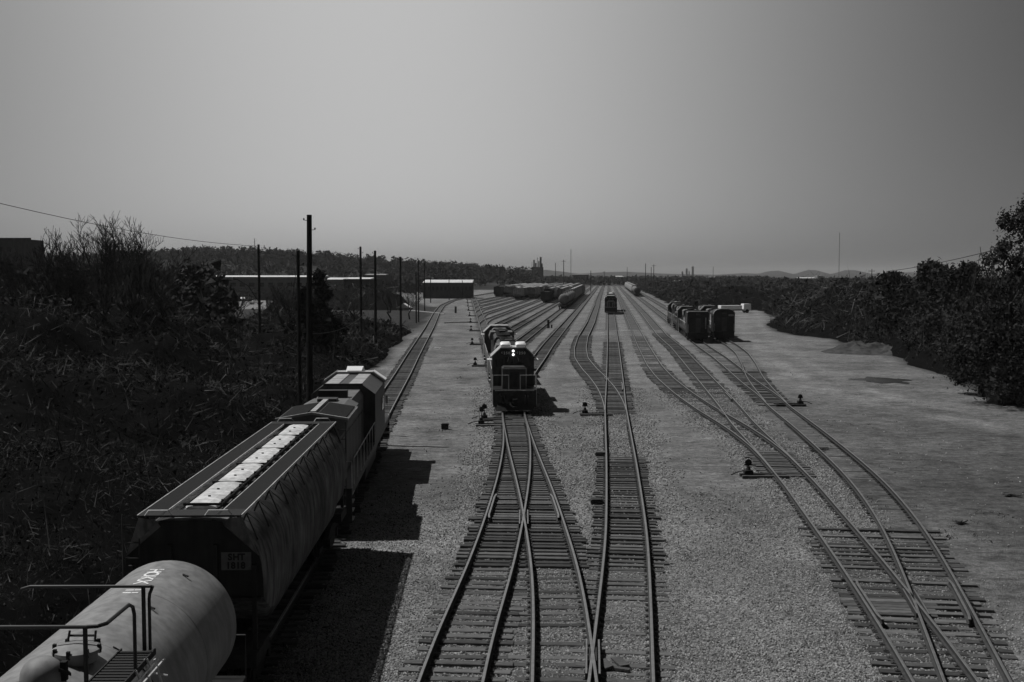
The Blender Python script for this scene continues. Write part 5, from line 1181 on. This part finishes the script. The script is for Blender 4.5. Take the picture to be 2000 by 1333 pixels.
thicket('thicket', 'dark leafy thicket beyond the dirt on the right', rmask, rtop, (38, 210, 60, 320), 330000, zmin=62)
fm = lambda x, y: np.clip((x - (21.5 + SL * y) - 3 * (vnoise(x, y, 12) - .5)) / 2, 0, 1) * np.clip((y - 285 - 12 * vnoise(x, y, 9)) / 6, 0, 1) * (1 - np.clip((x - 56) / 2, 0, 1) * np.clip((312 - y) / 8, 0, 1)) * np.clip((900 - y) / 20, 0, 1)
ft = lambda x, y: np.clip(2 + (x - 21 - SL * y) * .35, 1, 6.6) * (.5 + .8 * vnoise(x, y, 22, 4))
thicket('thicket', 'scrub wood running along the far right side of the tracks', fm, ft, (45, 330, 285, 900), 120000, zmin=285)
lm2 = lambda x, y: np.clip((-27 - .17 * (y - 300) - x - 6 * (vnoise(x, y, 14) - .5)) / 3, 0, 1) * np.clip((y - 300) / 10, 0, 1) * np.clip((860 - y) / 20, 0, 1) * (1 - (np.abs((x + .245 * y) ) < 26) * (y < 415)) 
lt2 = lambda x, y: (1.2 + 5.2 * np.clip((vnoise(x, y, 30, 4) - .42) * 4, 0, 1))
thicket('thicket', 'scattered scrub among the sheds beyond the left poles', lm2, lt2, (-420, -25, 300, 860), 90000, zmin=300)

# tufts of dead weed and bits of litter over the yard floor
n = 1500; yy = 1 / RNG.uniform(1 / 170, 1 / 26, n); xx = RNG.uniform(-14, 50, n) * np.clip(yy / 60, .6, 1.2)
k = (yard_mask(xx, yy) > .9) & (vnoise(xx, yy, 9, 3) > .5); xx, yy = xx[k], yy[k]; j = RNG.integers(0, len(xx), 9000)
C = np.stack([xx[j] + RNG.normal(0, .16, 9000), yy[j] + RNG.normal(0, .2, 9000), np.abs(RNG.normal(0, .035, 9000)) + .01], 1)
V, F = shards(C, np.full(9000, .07), .3, .8); o = link(bpy.data.objects.new('dead_weeds', np_mesh('dead_weeds', V, F, [M['twig_dark']]))); tag(o, 'small dark tufts of dead weed scattered over the gravel and dirt', 'weeds', kind='stuff')
# bare trees and leafy trees
def branches(b, p, d, L, r, depth, rr, tips, lean=.25, m=0):
    pts = [p]; rs_ = [r]; q = p.copy(); dd = d.copy(); n = 4
    for i in range(n):
        dd = (dd + Vector((rr.uniform(-1, 1), rr.uniform(-1, 1), rr.uniform(-.4, .9))) * lean * .6).normalized(); q = q + dd * L / n; pts.append(q.copy()); rs_.append(max(r * (1 - .4 * (i + 1) / n), .02))
    b.tube(pts, rs_, 5 if depth > 2 else 3, m, False)
    if depth == 0: tips.append(q); return
    for k in range(rr.choice((1, 2, 2, 3))):
        i = rr.randint(1, n); nd = (dd + Vector((rr.uniform(-1, 1), rr.uniform(-1, 1), rr.uniform(-.15, .8))) * .8).normalized()
        branches(b, pts[i], nd, L * rr.uniform(.6, .82), rs_[i] * .74, depth - 1, rr, tips, lean, m)
    branches(b, q, dd, L * .75, rs_[-1], depth - 1, rr, tips, lean, m)
def bare_tree(label, x, y, h, seed, depth=5, group='bare trees on the left'):
    rr = random.Random(seed); r = empty('bare_tree', label, 'tree', (x, y, -.2), 0, group); tips = []
    b = MB(); b.tube([(0, 0, 0), (rr.uniform(-.3, .3), 0, h * .2), (rr.uniform(-.5, .5), 0, h * .36)], [h * .026, h * .021, h * .016], 7); b.build('trunk', M['bark'], r)
    top = Vector(b.v[-4]); c = MB()
    for k in range(3): branches(c, Vector((0, 0, h * .34)) + Vector((rr.uniform(-.2, .2), 0, 0)), Vector((rr.uniform(-.6, .6), rr.uniform(-.6, .6), 1)).normalized(), h * .24, h * .0125, depth, rr, tips, .6)
    c.build('crown', M['bark'], r); return r
for j, (px, top, Y, sd, lab) in enumerate([(205, 408, 118, 3, 'tallest bare tree against the sky at the left, with a hooked top'), (275, 424, 112, 8, 'bare tree with arching limbs right of the tallest one'), (325, 462, 118, 12, 'spreading bare tree just left of the wooded ridge'), (95, 440, 105, 21, 'thin bare tree fanning out near the brick tower'), (155, 468, 96, 25, 'small bare tree left of the tallest one'), (40, 474, 120, 31, 'faint bare tree right beside the brick tower'), (240, 470, 100, 44, 'short bare tree filling the gap between the two tallest')]):
    p = XZ(px, top, Y); bare_tree(lab, p.x, Y, p.z * .93, sd)
for j, (px, top, Y, sd) in enumerate([(690, 560, 165, 51), (760, 556, 210, 52), (560, 545, 130, 54), (800, 560, 240, 55), (450, 560, 150, 57)]):
    p = XZ(px, top, Y); bare_tree('low bare tree in the scrub by the left poles, %s from the left' % ORD[sorted([690, 760, 560, 800, 450]).index(px)], p.x, Y, p.z, sd, 4, 'low bare trees by the left poles')
def leafy(label, x, y, h, rx, n, seed, size, conic=False, m='leaf', group=None, name='leafy_tree', base=.12, asp=.8):
    rr = random.Random(seed); r = empty(name, label, 'tree', (x, y, -.2), 0, group)
    b = MB(); tips = []; b.tube([(0, 0, 0), (.1, 0, h * .5), (0, 0, h * .9)], [h * .02, h * .014, h * .004], 6)
    if not conic:
        for k in range(5): branches(b, Vector((0, 0, h * (.2 + .1 * k))), Vector((rr.uniform(-1, 1), rr.uniform(-1, 1), .9)).normalized(), h * .2, h * .008, 2, rr, tips, .4)
    b.build('trunk', M['bark'], r)
    nc = 46; cc = []
    for k in range(nc):
        t = rr.random() ** .8; z = h * (base + (1 - base) * t)
        w = rx * ((1 - t) * 1.05 + .05 if conic else math.sin(math.pi * min(.97, .12 + t * .86)) ** .6); a = rr.uniform(0, 6.28); d = w * rr.uniform(.25, .95)
        cc.append((d * math.cos(a), d * math.sin(a), z, w * rr.uniform(.22, .42)))
    cc = np.array(cc); idx = RNG.integers(0, nc, n); v = unit(n) * RNG.random((n, 1)) ** .4
    C = cc[idx, :3] + v * (cc[idx, 3:4] + .35 * RNG.exponential(.6, (n, 1))) * np.array([1, 1, .85]); V, F = shards(C, RNG.uniform(.5, 1.1, n) * size, asp)
    link(bpy.data.objects.new('crown', np_mesh('crown', V, F, [M[m]])), r); return r
p = XZ(622, 530, 118); leafy('dark conical evergreen beside the pale warehouse wall', p.x, 118, p.z, 3.6, 9000, 5, .34, True, 'twig_dark', name='evergreen_tree')
p = XZ(596, 560, 112); leafy('smaller dark evergreen behind the tallest pole', p.x, 112, p.z, 3.0, 6000, 6, .32, True, 'twig_dark', name='evergreen_tree')
p = XZ(1998, 372, 86); leafy('tall dark tree leaning into the picture at the right edge', p.x + .8, 86, p.z, 4.2, 15000, 7, .2, False, 'twig_dark')
p = XZ(1975, 470, 84); leafy('bushy shoulder tree under the tall one at the right edge', p.x, 84, p.z, 3.6, 10000, 17, .2, False, 'leaf')
p = XZ(1925, 560, 90); leafy('rounded dark shrub tree left of the right edge trees', p.x, 90, p.z, 3.4, 12000, 27, .22, False, 'leaf')
p = XZ(1925, 478, 88); bare_tree('thin sapling sticking out left of the tall right edge tree', p.x, 88, p.z, 61, 3, None)
p = XZ(1820, 512, 130); leafy('mound shaped tree rising above the right thicket', p.x, 130, p.z, 4.6, 8000, 37, .34, False, 'leaf')
p = XZ(1880, 518, 118); leafy('tree filling the skyline between the mound shaped one and the cable', p.x, 118, p.z, 5.5, 8000, 38, .32, False, 'leaf')
p = XZ(1745, 532, 150); leafy('low tree at the left shoulder of the right thicket', p.x, 150, p.z, 4.5, 6000, 39, .4, False, 'leaf')
p = XZ(1990, 640, 80); leafy('dark bush at the very right edge below the tall tree', p.x, 82, p.z, 4.0, 12000, 47, .2, False, 'leaf')
# far woods: wooded ridge on the left and tree belts
def ridge(name, sky, Y, depth, z0=0):
    pxs = np.array([s[0] for s in sky], float); tp = np.array([s[1] for s in sky], float)
    n = 160; px = np.linspace(pxs[0], pxs[-1], n); row = np.interp(px, pxs, tp); X = (px - 1000) / FPX * Y
    zt = np.array([XZ(a, b_, Y).z for a, b_ in zip(px, row)]) - 2
    vs = []; m_ = 14
    for j in range(m_ + 1):
        t = j / m_; f = math.sin(t * math.pi / 2) if True else t
        for a, b_ in zip(X, zt): vs.append((a * (1 - depth / Y * (1 - t)), Y - depth * (1 - t), b_ * f * (1 + .06 * (vnoise(np.array([a]), np.array([t * 300]), 60)[0] - .5)) - .5))
    for a, b_ in zip(X, zt): vs.append((a * 1.1, Y * 1.1, -.5))
    fs = [(j * n + i, j * n + i + 1, (j + 1) * n + i + 1, (j + 1) * n + i) for j in range(m_ + 1) for i in range(n - 1)]
    o = link(bpy.data.objects.new(name, np_mesh(name, vs, fs, [M['farhill']]))); o['kind'] = 'structure'
    return X, zt
def woods(name, label, pts, n, size=1.6, rx=(3, 5), hh=(6, 10)):
    N_ = len(pts); rxs = RNG.uniform(*rx, N_); hs = RNG.uniform(*hh, N_); idx = RNG.integers(0, N_, n); v = unit(n) * RNG.random((n, 1)) ** .25
    v[:, 2] = np.abs(v[:, 2]) * 1.0 - .3 * (RNG.random(n) < .3)
    C = pts[idx] + v * np.stack([rxs[idx], rxs[idx], hs[idx]], 1) * np.array([1, 1, .62]) + np.stack([0 * hs[idx], 0 * hs[idx], hs[idx] * .3], 1)
    V, F = shards(C, np.full(n, size), .9); o = link(bpy.data.objects.new(name, np_mesh(name, V, F, [M['far_leaf']]))); return tag(o, label, 'woods', kind='stuff')
sky1 = [(-200, 512), (60, 508), (200, 503), (330, 497), (400, 491), (470, 494), (560, 497), (640, 503), (700, 507), (780, 514), (860, 520), (920, 524), (980, 531), (1040, 534)]
sky1 = [(a, b + 5) for a, b in sky1]
X, zt = ridge('wooded_hill', sky1, 1100, 420)
n = 2000; ii = RNG.random(n); xx = np.interp(ii, np.linspace(0, 1, len(X)), X); tt = RNG.random(n) ** .6; tt[:500] = 1
zz = np.interp(xx, X, zt) * np.sin(tt * math.pi / 2) - 1.5; yy = 1100 - 420 * (1 - tt); pts = np.stack([xx * yy / 1100, yy, zz], 1)
woods('far_wood', 'bare woods covering the long ridge on the left', pts, 130000, 1.5, (3, 8), (4, 14))
sky2 = [(960, 533), (1010, 529), (1060, 526), (1100, 530), (1130, 534), (1180, 531), (1220, 530), (1300, 534), (1400, 536), (1450, 533), (1480, 534), (1500, 529), (1520, 528), (1550, 535), (1575, 527), (1592, 527), (1622, 535), (1650, 527), (1668, 527), (1700, 534), (1800, 530), (1900, 524), (2100, 520)]
ridge('distant_hills', sky2, 5200, 1300)
def belt(nm, lab, n, pxr, yr, cnt, size, hh, hl=None):
    px = RNG.uniform(*pxr, n); y = 1 / RNG.uniform(1 / yr[1], 1 / yr[0], n); x = (px - 1000) / FPX * y
    woods(nm, lab, np.stack([x, y, 0 * x], 1), cnt, size, (3, 6), hh)
belt('far_wood', 'belt of low trees across the far end of the yard', 500, (960, 1500), (960, 1900), 40000, 1.7, (5, 9))
belt('far_wood', 'belt of trees in front of the hills on the right', 700, (1380, 2060), (420, 1500), 60000, 1.5, (4, 8))
belt('far_wood', 'belt of trees below the left ridge', 500, (-60, 900), (520, 900), 60000, 1.3, (5, 9))
px = RNG.uniform(-60, 420, 190); y = RNG.uniform(135, 330, 190); woods('far_wood', 'dark trees behind the bare ones at the left', np.stack([(px - 1000) / FPX * y, y, 0 * y], 1), 90000, .6, (3, 6), (8, 13.5))

# thin air between the bridge and the hills
b = MB(); b.box(-9000, 9000, -120, 15500, -2.0, 92.0); hz = b.build('haze', M['glass']); hz['kind'] = 'stuff'
hm = bpy.data.materials.new('thin_haze'); hm.use_nodes = True; hn, hl_ = hm.node_tree.nodes, hm.node_tree.links; hn.clear()
ho = hn.new('ShaderNodeOutputMaterial'); pv = hn.new('ShaderNodeVolumePrincipled'); pv.inputs['Color'].default_value = (.8, .8, .8, 1); pv.inputs['Density'].default_value = .00009
hl_.new(pv.outputs[0], ho.inputs['Volume']); hz.data.materials.clear(); hz.data.materials.append(hm)
